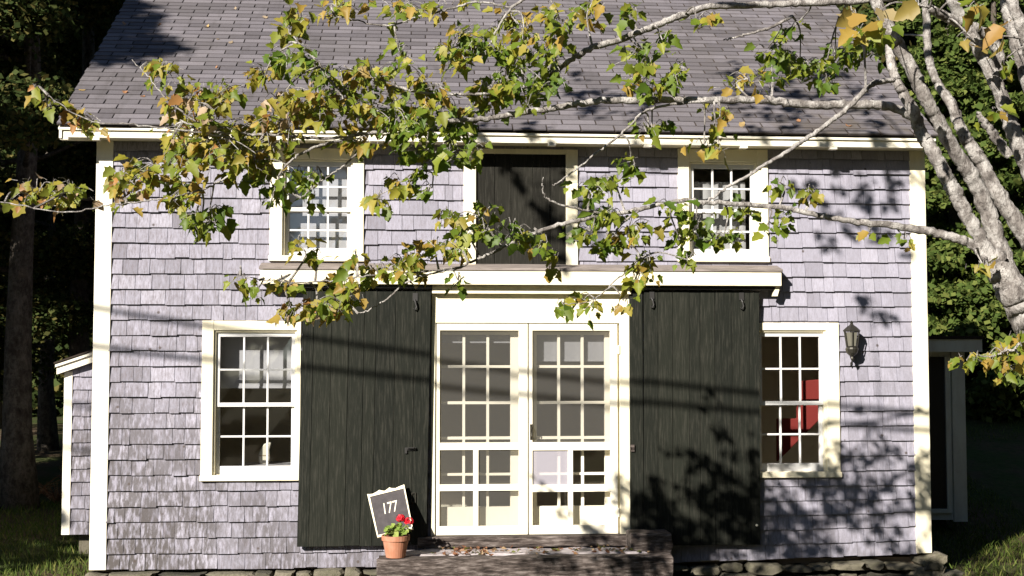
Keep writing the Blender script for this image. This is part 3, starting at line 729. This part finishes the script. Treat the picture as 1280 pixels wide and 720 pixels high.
w_ = wf.build('window', M['shadepaint'], rs, .002); MB().box(a0, a1, RY+.002, RY+.008, c0, c1).build('pane', M['iron'], w_)  # opaque black sheet, the darkness of the opening put in as colour
fx1 = PX(1227, 430, RY-.15)
MB().box(rx0, fx1, RY-.17, RY-.14, PZ(1190, 440, RY-.15), PZ(1190, 424, RY-.15)).build('fascia', M['shadepaint'], rs, .003)
MB().box(rx0, fx1+.01, RY-.19, RY+2.2, PZ(1190, 423.6, RY-.15), PZ(1190, 421, RY-.15)+.01).box(rx0, fx1-.01, RY-.138, RY+2.1, PZ(1190, 438, RY-.15), PZ(1190, 437, RY-.15)+.01).build('roof', M['roof_base'], rs)
MB().box(rx1-.35, rx1-.15, RY+.25, RY+.45, GZ-.2, rz0+.02).build('pier', M['stone'], rs); MB().box(rx1-.35, rx1-.15, RY+1.5, RY+1.7, GZ-.2, rz0+.02).build('pier', M['stone'], rs)

# ------------------------------------------------------------------ overhead cables (their shadows cross the doors)
for (a, b, nm) in (((380, 422), (951, 493), 'upper'), ((377, 459), (1163, 534), 'lower')):
    pa, pb = P(*a, -.1), P(*b, -.1); dv = (pb-pa); pts = []
    for i in range(25):
        u = -1.9+i*4.8/24; p = pa+dv*u - SD*8.0; p.z += .10*(u-.5)**2-.02; pts.append(p)
    c = MB().tube(pts, .023, 6).build('utility_cable', M['cable'])
    tag(c, 'black overhead utility cable, %s one of the two crossing in front of the house' % nm, 'cable', 'overhead cables')

# ------------------------------------------------------------------ MAPLE
PALS = {'g': [(.085,.135,.014), (.12,.165,.017), (.155,.195,.02), (.20,.22,.025), (.25,.25,.03)],
        'y': [(.13,.17,.017), (.17,.20,.02), (.22,.23,.026), (.28,.26,.032), (.32,.27,.05), (.31,.21,.04)],
        'o': [(.17,.19,.02), (.22,.22,.028), (.29,.25,.04), (.33,.24,.05), (.36,.18,.055), (.42,.31,.20), (.20,.21,.03), (.26,.24,.03)],
        'gold': [(.38,.25,.06), (.34,.20,.05), (.40,.32,.16), (.26,.20,.05)]}
HALF = [(.10,-.04), (.32,.03), (.31,.20), (.47,.42), (.36,.47), (.26,.54), (.22,.74)]
OUT = HALF+[(0,1.0)]+[(-x, y) for x, y in HALF[::-1]]
NV = len(OUT)+1
class Leaves:
    def __init__(s): s.v = []; s.f = []; s.c = []
    def leaf(s, base, tip, nrm, size, col, rnd):
        t = tip.normalized(); b = nrm.cross(t)
        if b.length < .05: return
        b.normalize(); n = t.cross(b); k = len(s.v); curl = rnd.uniform(.05, .85); cup = rnd.uniform(-.35, .55); sw = rnd.uniform(-.12, .12)
        def put(x, y): 
            z = curl*abs(x)-cup*y*y
            q = base+(b*(x+sw*y*y)+t*y+n*z)*size; s.v.append((q.x, q.y, q.z))
        put(0, .36)
        for (x, y) in OUT: put(x*rnd.uniform(.9, 1.08), y)
        m = len(OUT)
        s.f += [(k, k+1+j, k+1+(j+1) % m) for j in range(m)]
        w = rnd.uniform(.85, 1.2); s.c += [(col[0]*w*(.92 if col[1] > col[0]*.93 else 1), col[1]*w, col[2]*w, 1)]*(m+1)
    def build(s, name, parent): return link(name, np_mesh(name, s.v, s.f, s.c), M['leaf'], parent)
MY = -4.6
def pp(px, py, dy=0): return P(px, py, MY+dy)
PXM = (D+MY)/F                                    # metres per photo pixel at the maple
maple = thing('maple_tree', 'lichen barked maple at the right with branches and turning leaves reaching across the house front', 'tree', tuple(pp(1330, 900)))
maple.location = (pp(1335, 700).x, MY, GZ)
TR = MB(); SK = []                                # skeleton points for twigs to grow from
def limb(pts, mb, k=9, n=10, wob=.0028, skel=True):
    P3 = [pp(*(p[:2]+((p[3],) if len(p) > 3 else (0,)))) for p in pts]; rd = [p[2]*PXM*(.9 if p[2] > 6 else 1) for p in pts]
    q, r = catmull(P3, rd, k); rnd = random.Random(len(TR.v)+len(mb.v))
    q = [v+Vector((rnd.gauss(0, wob), rnd.gauss(0, wob), rnd.gauss(0, wob))) for v in q]; r = [a*rnd.uniform(.93, 1.08) for a in r]
    mb.tube(q, r, n)
    if skel: SK.extend(q)
    return q
trunk_mb, limb_mbs = MB(), []
limb([(1400,800,38), (1372,640,34), (1340,520,30), (1303,432,27), (1275,380,24), (1254,344,20), (1242,322,16)], trunk_mb, n=16, wob=.006)
for pts in (
    # three rising stems and their forks
    [(1246,335,12), (1228,302,10.5), (1208,268,10), (1192,238,11), (1177,210,10.5), (1160,180,9.5), (1150,163,9), (1142,140,8.5,-.05), (1128,114,7.5,-.05), (1118,96,6.5,-.02), (1113,70,6,.05), (1112,40,5.5,.1)],
    [(1262,350,16,.1), (1246,300,13,.12), (1229,250,12,.1), (1210,213,11,.05), (1191,185,10,0), (1172,150,9.5,-.05), (1155,119,10,-.08), (1139,86,9.5,-.1), (1122,54,9,-.1), (1106,24,8.5,-.1), (1092,-5,8,-.1), (1070,-60,7,-.1), (1040,-130,6,0), (1010,-220,5,.2), (1000,-330,3,.3)],
    [(1350,420,17,.3), (1306,335,14,.3), (1272,280,12.5,.3), (1247,242,11.5,.3), (1228,205,10.5,.3), (1214,184,9.5,.3), (1200,158,8.5,.3), (1189,130,7.5,.3), (1172,103,6.5,.35), (1160,70,5.5,.4), (1158,20,5,.4), (1150,-60,4,.5)],
    [(1390,420,18,-.3), (1335,300,15,-.3), (1291,220,12.5,-.3), (1268,167,11,-.3), (1251,119,10,-.3), (1232,78,9,-.3), (1215,45,8.5,-.32), (1200,20,8,-.35), (1188,-8,7.5,-.4), (1165,-80,8,-.4), (1130,-180,6,-.3), (1110,-300,4,-.2)],
    [(1310,190,13,.0), (1285,95,12,.0), (1272,55,11,.0), (1262,20,10,.0), (1255,-20,9.5,.0), (1240,-120,9,.2), (1235,-260,6,.3)],
    [(1320,150,11,-.5), (1290,70,9,-.5), (1276,30,8,-.5), (1264,0,7,-.5), (1250,-50,5,-.5)],
    [(1252,100,8,-.2), (1244,55,8,-.25), (1222,38,8,-.3), (1200,28,7.5,-.35), (1178,19,6,-.4), (1162,10,4,-.45)],
    [(1262,195,6,0), (1245,172,6,0), (1232,155,5,0), (1222,142,3,0)],
    # branch across the eaves
    [(1146,148,7), (1120,135,6.4), (1090,131,6), (1048,131,5.6), (1000,130,5.4), (958,125,5), (892,125,4.7), (808,125,4.5), (746,127,4.3), (704,133,4), (642,143,3.7), (600,149,3.3), (548,152,2.8,-.1), (500,160,2.4,-.1), (440,170,2.1,-.15), (390,172,1.9,-.2), (330,168,1.6,-.2), (270,165,1.3,-.2), (225,150,1,-.2)],
    # upper branch
    [(1130,-6,6,.2), (1060,1,5.2,.2), (1000,4,4.8,.2), (950,6,4.6,.2), (887,8,4.4,.15), (850,20,4.3,.1), (817,33,4.2,.1), (779,48,4.1,.05), (737,62,4,0), (706,80,3.4,0), (680,100,2.6,0), (640,112,2.2,-.05), (580,118,2,-.1), (520,114,1.7,-.1), (470,98,1.4,-.1), (430,82,1,-.1)],
    # dead pale branch
    [(1116,100,3.2,-.2), (1098,102,3.4,-.3), (1084,110,3.4,-.35), (1062,133,3.2,-.4), (1040,150,3,-.4), (1010,172,2.8,-.45), (980,192,2.4,-.5), (940,216,2,-.5), (905,238,1.6,-.5), (878,256,1.1,-.5)],
    # middle branch
    [(1232,322,7), (1216,306,6.6), (1195,298,6), (1160,289,5.4), (1110,281,4.6), (1060,276,3.8), (1010,266,3.4), (967,258,3.2), (892,254,3), (850,251,2.8), (800,262,2.8), (746,271,2.9), (720,276,2.8), (678,287,2.5), (640,304,2.1), (607,319,1.8), (575,334,1.5), (535,343,1.3), (505,354,1.2), (491,368,1.1), (464,386,.9), (448,392,.6)],
    [(760,268,2.0), (700,255,1.2,-.1), (682,246,1.1,-.1), (678,232,.8,-.1), (679,222,.6,-.1)],
    [(892,125,1.8,-.05), (815,135,1.6,-.1), (780,165,1.5,-.1), (745,192,1.3,-.1), (706,222,1,-.1), (690,232,.6,-.1)],
    [(990,20,2.2,.2), (960,35,1.8,.2), (930,44,1.5,.2), (905,50,.8,.2)],
    [(440,172,1.8,-.15), (405,180,1.7,-.2), (372,195,1.5,-.2), (352,215,1.3,-.2), (342,240,1,-.2), (336,262,.7,-.2)],
    [(450,188,1.1,-.1), (425,210,1,-.1), (400,228,.9,-.1), (377,247,.7,-.1)],
    [(330,168,1.4,-.2), (300,205,1.3,-.25), (270,230,1.2,-.25), (230,243,1,-.3), (190,250,.9,-.3), (140,256,.9,-.35), (80,265,.8,-.4), (0,252,.6,-.4)],
    [(310,175,1.2,-.2), (265,168,1.1,-.25), (220,162,1,-.3), (160,155,.9,-.3), (110,150,.7,-.3), (60,120,.5,-.3)],
    [(270,165,1.2,-.2), (235,145,1.1,-.2), (205,120,.9,-.2), (185,95,.7,-.2), (165,75,.4,-.2)],
    [(480,165,1.4,-.1), (440,140,1.4,-.1), (420,110,1.3,-.1), (395,75,1.2,-.1), (370,50,1,-.1), (355,30,.7,-.1)],
    [(800,262,1.5), (770,290,1.3), (800,320,1), (770,350,.9), (740,375,.7), (705,380,.5)],
    [(575,334,1.2), (520,340,1.1,-.1), (460,345,1,-.1), (400,352,.9,-.1), (350,352,.7,-.1), (300,345,.5,-.1)],
    [(600,149,1.6), (560,175,1.3), (530,205,1.1), (500,228,.8), (470,246,.5)],
    [(640,10,1.4,0), (600,2,1.4,0), (560,12,1.3,0), (520,22,1.1,0), (480,32,1,0), (430,22,.8,0), (380,20,.6,0)],
    [(700,-60,3,0), (680,-20,2.4,0), (640,10,1.8,0), (620,40,1.4,0), (605,70,1,0)],
    [(1000,-60,4,.2), (900,-45,3.6,.1), (800,-50,3.2,.1), (700,-60,3,0), (600,-50,2.5,0), (520,-30,1.8,0), (480,0,1.2,0)],
    # limbs above the picture, their leaves shade the wall on the right
    [(1010,-220,4.5,.2), (940,-380,4,.2), (840,-480,3.4,.1), (740,-560,3,.1), (560,-590,2.6,0), (300,-580,2,0), (-20,-560,1.5,0)],
    [(840,-480,3,.1), (700,-700,2.6,0), (480,-800,2,0), (300,-830,1.5,0), (50,-800,1,0)],
    [(1280,445,2.2,-.3), (1262,437,1.5,-.3), (1240,446,1,-.3), (1215,442,.6,-.3)],
    ):
    b = MB(); limb(pts, b); limb_mbs.append(b)
trunk_mb.build('trunk', M['bark'], maple, smooth=True)
for b in limb_mbs: b.build('limb', M['bark'], maple, smooth=True)

LV = Leaves(); tw = MB(); rnd = random.Random(42)
SKa = np.array([tuple(p) for p in SK])
def cluster(px, py, rx, ry, n, pal, dy=0, size=.065, dep=.28):
    c = pp(px, py, dy); d = np.linalg.norm(SKa-np.array(c), axis=1); j = int(d.argmin()); a = Vector(SKa[j])
    if d[j] > .05:
        mid = (a+c)/2+Vector((rnd.gauss(0, .03), rnd.gauss(0, .03), .04)); q, r = catmull([a, mid, c], [.0075, .005, .0035], 4); tw.tube(q, r, 5)
    n = int(n*1.75) if pal != 'gold' else max(2, n//3); k = max(2, n//6); per = max(1, round(n/k))
    gd = (c-a); gd = gd.normalized() if gd.length > .08 else Vector((-1, 0, -.1))
    for i in range(k):
        q = rnd.uniform(0, 6.28); rr = math.sqrt(rnd.random())
        e = pp(px+rx*rr*math.cos(q), py+ry*rr*math.sin(q), dy+rnd.gauss(0, dep))
        st = c+(e-c)*rnd.uniform(.05, .3)
        if (e-c).length > 1e-3:
            m_ = (st+e)/2+Vector((0, 0, .03)); qq, r = catmull([st, m_, e], [.0032, .0025, .0018], 3); tw.tube(qq, r, 4)
        for l in range(per):
            u = rnd.uniform(.35, 1.05); b = st+(e-st)*u+Vector((rnd.gauss(0, .025), rnd.gauss(0, .04), rnd.gauss(0, .018)))
            tip = Vector((rnd.gauss(-.25, .55), rnd.gauss(-.25, .45), -.75+rnd.gauss(0, .35)))
            pet = tip.normalized()*rnd.uniform(.02, .05)+Vector((0, 0, .01))
            tw.tube([b, b+pet], .0012, 3)
            nr = Vector((rnd.gauss(-.3, .6), rnd.gauss(-.6, .55), rnd.gauss(.75, .5)))
            LV.leaf(b+pet, tip, nr, size*rnd.uniform(.45, 1.28), rnd.choice(PALS[pal]), rnd)
CL = [(200,88,26,26,26,'y'), (90,143,46,18,26,'o'), (48,116,11,14,5,'o'), (60,135,12,8,4,'o'), (238,132,50,34,52,'o'), (270,120,40,28,34,'y'), (262,172,70,34,80,'o'), (330,165,50,38,62,'y'),
      (310,200,60,34,66,'y'), (365,150,50,35,44,'o'), (400,130,50,34,48,'y'), (350,122,40,20,24,'o'), (45,245,36,26,24,'o'), (90,240,40,24,26,'o'), (150,232,50,24,36,'o'), (205,215,44,30,44,'y'), (235,190,40,30,40,'y'),
      (250,285,22,30,24,'g'), (262,262,26,16,16,'g'), (230,245,30,16,20,'y'), (345,238,22,34,26,'g'), (370,215,26,16,8,'g'), (395,212,24,16,8,'g'), (388,232,18,14,10,'g'),
      (360,70,30,34,26,'g'), (375,28,34,22,24,'y'), (395,85,26,30,22,'g'), (430,110,40,34,36,'y'), (470,95,32,30,32,'y'), (450,140,44,28,40,'y'), (440,172,50,22,30,'y'), (330,95,22,20,16,'y'),
      (490,130,40,36,40,'g'), (530,110,36,40,42,'y'), (540,155,44,34,50,'g'), (575,150,34,34,34,'g'), (500,70,24,22,16,'g'),
      (565,60,34,36,38,'y'), (605,45,36,32,36,'g'), (640,85,40,40,48,'g'), (610,110,40,30,38,'y'), (655,35,44,30,40,'y'), (690,75,30,44,38,'g'), (670,115,36,22,26,'g'), (700,25,34,26,26,'y'),
      (735,12,34,20,18,'y'), (490,8,46,12,22,'y'), (420,8,40,10,18,'y'), (560,6,30,10,10,'y'), (790,12,26,14,10,'g'),
      (812,75,28,22,20,'y'), (840,95,28,26,20,'g'), (800,105,20,14,10,'y'), (828,50,20,14,8,'g'), (870,22,30,14,8,'y'), (815,118,10,16,6,'g'), (800,60,16,20,8,'g'),
      (935,98,32,16,18,'y'), (965,92,16,12,6,'g'), (960,60,30,20,22,'g',.6), (1000,75,36,24,34,'g',.6), (1045,70,34,26,36,'g',.6), (1075,55,26,22,18,'g',.6), (985,40,30,16,14,'g',.6), (1030,95,30,14,14,'g',.6),
      (905,135,22,10,7,'y'), (898,160,16,10,6,'y'), (815,160,22,12,8,'g'), (810,165,14,12,5,'y'),
      (525,200,34,26,30,'g'), (500,225,26,12,12,'y'), (472,244,16,9,9,'y'), (590,190,18,14,12,'g'), (565,185,22,16,16,'g'), (540,235,14,8,5,'g'),
      (600,270,34,18,22,'y'), (560,270,20,12,10,'y'), (585,295,28,16,18,'g'), (640,288,26,16,18,'g'), (655,300,16,12,8,'y'), (545,310,32,16,22,'y'), (510,325,34,14,20,'y'), (470,335,34,12,18,'y'), (525,345,24,8,8,'y'),
      (430,352,44,14,24,'y'), (430,378,40,14,26,'y'), (395,390,28,10,14,'o'), (365,388,18,10,9,'o'), (350,352,28,10,13,'y'), (302,342,14,12,7,'y'), (320,365,14,10,5,'g'), (372,305,14,14,8,'y'), (395,320,18,7,6,'y'), (445,318,16,7,5,'y'), (690,322,14,20,9,'y'), (572,350,10,10,6,'g'), (680,300,12,8,5,'g'),
      (735,235,26,14,16,'g'), (770,228,26,14,16,'g'), (790,205,20,9,9,'g'), (760,262,34,16,22,'g'), (740,290,28,14,14,'g'), (785,285,34,18,24,'y'), (760,305,26,16,14,'g'), (812,330,20,18,16,'y'), (795,350,14,14,8,'y'),
      (745,374,26,8,12,'y'), (705,380,14,5,4,'g'), (780,375,14,10,5,'y'), (840,262,24,14,14,'g'), (870,280,30,14,16,'g'), (905,295,30,14,16,'g'), (850,300,20,12,9,'g'), (930,262,20,10,9,'g'), (955,290,14,8,5,'g'), (860,325,16,8,6,'g'),
      (1012,236,16,9,7,'y'), (985,268,22,9,8,'g'), (900,187,16,7,5,'y'), (880,180,12,8,4,'y'), (1130,298,14,5,4,'y'), (1088,290,10,4,3,'y'), (975,228,14,5,5,'g'),
      (1255,438,28,18,18,'y',-.3), (1225,446,20,10,8,'y',-.3), (1272,420,14,16,9,'y',-.3), (1268,462,14,9,6,'y',-.3), (1228,330,12,10,6,'y',-.2), (1232,72,8,8,0,'y'),
      (1065,12,20,16,11,'gold',-.6,.12), (1085,32,22,14,10,'y',-.6,.09), (1100,14,14,12,5,'gold',-.6,.11), (1148,6,16,10,5,'gold',-.6,.12), (1215,48,22,14,6,'gold',-.6,.12), (1238,58,18,12,5,'gold',-.6,.12), (1210,8,16,10,4,'y',-.6,.09), (1255,75,12,10,4,'y',-.5,.1), (1240,150,14,18,5,'y',-.4,.08), (1262,28,12,14,4,'gold',-.5,.11)]
for c in CL: 
    if c[4]: cluster(*c)
# the crown above the picture
for (px, py, rx, ry, n) in ((643,-535,70,50,26), (560,-560,60,40,16), (700,-500,50,40,14), (693,-275,45,30,12), (-30,-560,60,60,34), (20,-510,40,40,12), (350,-840,80,40,50), (450,-825,90,30,70), (50,-800,70,25,44), (180,-770,50,20,20), (715,-620,60,25,34), (560,-650,40,20,16), (560,-900,120,30,50), (40,-570,40,60,30)):
    cluster(px, py, rx, ry, n, 'g', rnd.uniform(-.1, .1), .09, .3)
LV.build('foliage', maple); tw.build('twigs', M['bark'], maple)

# ------------------------------------------------------------------ other trees
def crown_mesh(name, clumps, per, size, seed, droop=0.0, flat=1.0):
    rg = np.random.default_rng(seed); P_ = []; 
    for (c, r) in clumps:
        n = int(per*(r[0]*r[1]*r[2])**.55)
        d = rg.normal(size=(n, 3)); d /= np.linalg.norm(d, axis=1, keepdims=True); rr = rg.random((n, 1))**.42*rg.uniform(.75, 1.2, (n, 1))
        P_.append(np.array(c)+d*rr*np.array(r))
    P_ = np.concatenate(P_); n = len(P_)
    a = rg.normal(size=(n, 3)); a[:, 2] = a[:, 2]*.5-droop; a /= np.linalg.norm(a, axis=1, keepdims=True)
    b = rg.normal(size=(n, 3)); b -= (b*a).sum(1, keepdims=True)*a; b /= np.linalg.norm(b, axis=1, keepdims=True)
    s = size*rg.uniform(.5, 1.3, (n, 1)); w = s*rg.uniform(.28, .5, (n, 1))*flat
    V = np.stack([P_, P_+a*s*.5+b*w, P_+a*s, P_+a*s*.5-b*w], 1).reshape(-1, 3)
    return np_mesh(name, V, np.arange(4*n).reshape(n, 4))
def forest_tree(x, y, h, r, label, m_leaf, seed, lowest=.25, kind='broad', name='forest_tree', lean=0, per=2300, size=.2, trunk_r=None, group='trees around the house', bk='bark_dark'):
    rnd = random.Random(seed); z = ground_z(x, y); t = thing(name, label, 'tree', (x, y, z), group); tr = trunk_r or h*.02
    tm = MB(); n = 9; tp = [Vector((x+lean*h*(i/n)**1.4+rnd.gauss(0, .04), y+rnd.gauss(0, .04), z-.15+h*.96*i/n)) for i in range(n+1)]
    tm.tube(tp, [tr*(1.35 if i == 0 else 1)*(1-i/n*.88) for i in range(n+1)], 10); clumps = []; lm = MB()
    if kind == 'broad':
        for i in range(int(12+h)):
            u = rnd.uniform(lowest, .97); q = rnd.uniform(0, 6.28); base = tp[0].lerp(tp[-1], u*.92); ln = r*rnd.uniform(.35, 1)*math.sin(min(1, (1.02-u)*1.9+.25)*1.57)
            e = base+Vector((math.cos(q)*ln, math.sin(q)*ln, ln*rnd.uniform(.1, .6))); lm.tube([base, (base+e)/2+Vector((0,0,-.06*ln)), e], [tr*.4*(1.1-u), tr*.22*(1.1-u), .012], 6)
            s = rnd.uniform(.5, 1.05)*r*.36; clumps.append((tuple(e), (s*1.15, s*1.15, s*.7)))
            if rnd.random() < .6: clumps.append((tuple(base.lerp(e, .55)+Vector((0, 0, .15))), (s*.8, s*.8, s*.5)))
    else:
        k = int(h*3.4)
        for i in range(k):
            u = lowest+(1-lowest)*i/k; base = tp[0].lerp(tp[-1], u); ln = r*(1-u)**.8*rnd.uniform(.7, 1.1)+.15
            for j in range(4):
                q = rnd.uniform(0, 6.28); e = base+Vector((math.cos(q)*ln, math.sin(q)*ln, -ln*.22)); lm.tube([base, e], [.02, .006], 5)
                for f in (.45, .85): clumps.append((tuple(base.lerp(e, f)), (ln*.26+.06, ln*.26+.06, .10+ln*.05)))
    tm.add(lm.v, lm.f); tm.build('trunk', M[bk], t, smooth=True)
    link('crown', crown_mesh('crown', clumps, per, size, seed, .5 if kind != 'broad' else .15), M[m_leaf], t)
    return t
def X_at(px, y): return PX(px, 450, y)
# left of the house, behind
LT = [(24, 5.5, 11, 2.6, 'thick trunked dark tree left of the side shed, its bark catching light', 0.38, .21), (100, 9, 12, 2.6, 'tall dark tree just behind the left rake of the roof', .2, .2), (-60, 8, 12, 3.2, 'dark tree cut by the left edge of the photo', .12, .22),
      (60, 13, 13, 3.0, 'slim dark tree seen between the thick trunk and the roof edge', .14, .16), (160, 15, 13, 3.2, 'dark tree rising behind the left end of the roof', .2, .2), (-10, 18, 14, 3.6, 'far dark tree at the upper left corner of the photo', .1, .2)]
for i, (px, y, h, r, lb, low, tr) in enumerate(LT):
    forest_tree(X_at(px, y), y, h, r, lb, 'wood_leaf', 100+i, low, trunk_r=tr, group='dark trees left of the house', per=7000, size=.085)
RT = [(1196, 11, 8.5, 1.7, 'dense evergreen rising just right of the roof end above the rear porch', .05), (1252, 10.5, 9, 1.8, 'dense evergreen seen between the two rightmost maple stems', .05), (1160, 20, 14, 3.0, 'evergreen half hidden behind the right end of the roof', .05), (1315, 12, 10, 2.0, 'tall evergreen at the right edge of the photo', .05), (1228, 22, 16, 3.2, 'farthest evergreen, between the nearer pair', .05)]
for i, (px, y, h, r, lb, low) in enumerate(RT):
    forest_tree(X_at(px, y), y, h, r, lb, 'ever', 200+i, low, 'conifer', 'evergreen_tree', per=3300, size=.14, group='evergreens right of the house')
# shade trees outside the frame on the left, their shadow lies on the woods and the roof corner
for i, (x, y, h, r, low) in enumerate(((-10.9, -2.6, 13, 2.8, .25), (-11.5, 1.5, 13, 3.2, .18), (-8.9, -5.4, 12.4, 1.35, .83), (-13.5, 6, 13, 3.3, .15))):
    forest_tree(x, y, h, r, ['broad shade tree in front of the woods on the left', 'shade tree beside the left woods', 'tall thin shade tree in front of the roof corner', 'rear shade tree on the left'][i], 'wood_leaf', 300+i, low, name='shade_tree', per=(850, 450, 2600, 350)[i], size=(.2 if i != 2 else .13), group='shade trees left of the house')
# far woods behind the house, one mass
rg = np.random.default_rng(77); cl = []
for i in range(210):
    x = rg.uniform(-45, 45); y = rg.uniform(22, 34); hh = rg.uniform(4, 10 if x < 0 else 13); 
    for k in range(4): cl.append(((x+rg.normal()*.8, y+rg.normal()*.8, ground_z(x, y)+hh*(.15+.26*k)), (1.7, 1.7, 1.5)))
o = link('woods', crown_mesh('woods', cl, 620, .26, 5, .2), M['wood_leaf']); tag(o, kind='stuff')
cl = []  # unseen tree masses added to cut sky light and darken pane reflections
def mass(n, xa, xb, ya, yb, ha, hb):
    for i in range(n):
        x = rg.uniform(xa, xb); y = rg.uniform(ya, yb); hh = rg.uniform(ha, hb)
        for k in range(5): cl.append(((x+rg.normal(), y+rg.normal(), ground_z(x, y)+hh*(.10+.21*k)), (2.3, 2.3, 2.4)))
mass(40, -40, -8, -46, -40, 7, 13); mass(60, -3, 40, -31, -23, 14, 24); mass(36, 14, 21, -22, 3, 12, 20)
o = link('sky_block_woods', crown_mesh('sky_block_woods', cl, 150, .7, 6, .2), M['wood_leaf']); tag(o, kind='stuff')

# ------------------------------------------------------------------ grass, ferns, litter
def blades(name, spots, hgt, m, seed, wd=.006):
    rg = np.random.default_rng(seed); V = []
    for (x0, x1, y0, y1, n) in spots:
        xs = rg.uniform(x0, x1, n); ys = rg.uniform(y0, y1, n)
        for x, y in zip(xs, ys):
            z = ground_z(x, y)-.01; h = hgt*rg.uniform(.5, 1.3); a = rg.uniform(0, 6.28); l = rg.normal(0, .4, 2)*h; c, s = math.cos(a)*wd, math.sin(a)*wd
            V += [(x-c, y-s, z), (x+c, y+s, z), (x+l[0]*.5+c*.6, y+l[1]*.5+s*.6, z+h*.6), (x+l[0], y+l[1], z+h)]
    return link(name, np_mesh(name, V, np.arange(len(V)).reshape(-1, 4)), m)
o = blades('grass', [(XL-3.2, XL+.1, .2, 6, 9000), (XL-2.5, XL+2.9, -.9, -.05, 4000), (2.3, XR+.2, -.9, -.1, 3500), (XR-.1, XR+3.0, -1.5, 8, 12000), (6, 14, 8, 20, 16000)], .09, M['grass'], 3); tag(o, kind='stuff')
for i, (px, y) in enumerate(((48, 7.0), (75, 6.0), (18, 8.0), (100, 8.0))):
    x = X_at(px, y); z = ground_z(x, y); rnd = random.Random(60+i); f = MB()
    for k in range(26):
        q = rnd.uniform(0, 6.28); ln = rnd.uniform(.25, .55); e = Vector((x+math.cos(q)*ln*.8, y+math.sin(q)*ln*.8, z+ln*rnd.uniform(.25, .8)))
        b = Vector((x, y, z-.02)); f.tube([b, b.lerp(e, .5)+Vector((0,0,.05)), e], [.005,.004,.002], 4)
        for l in range(16):
            p = b.lerp(e, .25+.75*l/16)+Vector((0,0,.03)); d = Vector((-math.sin(q), math.cos(q), rnd.uniform(-.4, .2)))*(.10*(1-l/18))*(1 if l % 2 else -1); w = Vector((math.cos(q), math.sin(q), 0))*.018
            f.add([p-w, p+d*.6, p+d, p+w], [(0,1,2,3)])
    tag(f.build('dry_fern', M['dry']), ['dry brown fern in front of the dark trunks', 'dry brown fern close to the left shed', 'dry brown fern at the left edge of the photo', 'dry brown fern farthest back behind the shed corner'][i], 'fern', 'dry ferns under the trees')
# fallen leaves: on the step as litter, on the roof one by one
L2 = Leaves(); rnd = random.Random(9)
for i in range(190):
    u = rnd.random(); px = 540+270*u if i % 3 else 560+rnd.gauss(30, 18); y = rnd.uniform(-.47, -.16) if i % 4 else rnd.gauss(-.455, .02)
    x = PX(px, 690, y); zz = (PZ(650, 685.5, -.15) if y > -.45 else ztop)+rnd.uniform(.004, .02)
    L2.leaf(Vector((x, y, zz)), Vector((rnd.gauss(0,1), rnd.gauss(0,1), rnd.uniform(-.1, .4))), Vector((rnd.gauss(0,.5), rnd.gauss(0,.5), 1)), rnd.uniform(.02, .05), rnd.choice([(.28,.13,.07), (.20,.09,.05), (.34,.20,.11), (.15,.15,.04), (.40,.28,.16)]), rnd)
o = L2.build('leaf_litter', None); tag(o, kind='stuff')
for i, (px, py) in enumerate(((155, 31), (197, 31), (295, 12), (260, 34), (271, 49), (287, 54), (270, 85), (332, 23), (105, 113), (156, 117), (180, 121), (165, 60), (820, 160), (890, 150), (925, 158), (1000, 152), (1060, 158))):
    d = P(px, py, 1)-cam.location; d.normalize()
    # where that line of sight meets the roof slope
    n_ = Vector((0, -math.sin(ALPHA), math.cos(ALPHA))); p0 = Vector(rp(0, 0, .012)); tt = (p0-cam.location).dot(n_)/d.dot(n_); q = cam.location+d*tt
    L3 = Leaves(); L3.leaf(q, Vector((rnd.gauss(0,1), .6, .4)), Vector((rnd.gauss(0,.4), -.7, .7)), rnd.uniform(.05, .08), rnd.choice([(.5,.36,.16), (.46,.24,.12), (.42,.33,.22)]), rnd)
    tag(L3.build('fallen_leaf', None), 'small tan leaf lying on the grey roof shingles', 'leaf', 'fallen leaves on the roof')

# ------------------------------------------------------------------ light
w = bpy.data.worlds.new('World'); S.world = w; w.use_nodes = True; nt = w.node_tree
sky = nt.nodes.new('ShaderNodeTexSky'); sky.sky_type = 'NISHITA'; sky.sun_disc = False
el = math.asin(-SD.z); az = math.atan2(-SD.x, -SD.y)
sky.sun_elevation = el; sky.sun_rotation = az; sky.air_density = .8; sky.dust_density = .3
nt.links.new(sky.outputs[0], nt.nodes['Background'].inputs[0]); nt.nodes['Background'].inputs[1].default_value = .05; sky.altitude = 1200
sl_ = bpy.data.lights.new('sun', 'SUN'); sl_.energy = 5.0; sl_.angle = R(.53); sl_.color = (1, .93, .84)
so_ = bpy.data.objects.new('sun', sl_); COL.objects.link(so_); so_.rotation_euler = SD.to_track_quat('-Z', 'Y').to_euler()
S.view_settings.view_transform = 'Standard'; S.view_settings.look = 'None'; S.view_settings.exposure = 1.15; S.view_settings.gamma = 1
S.render.engine = 'CYCLES'
S.cycles.max_bounces = 6; S.cycles.transparent_max_bounces = 12
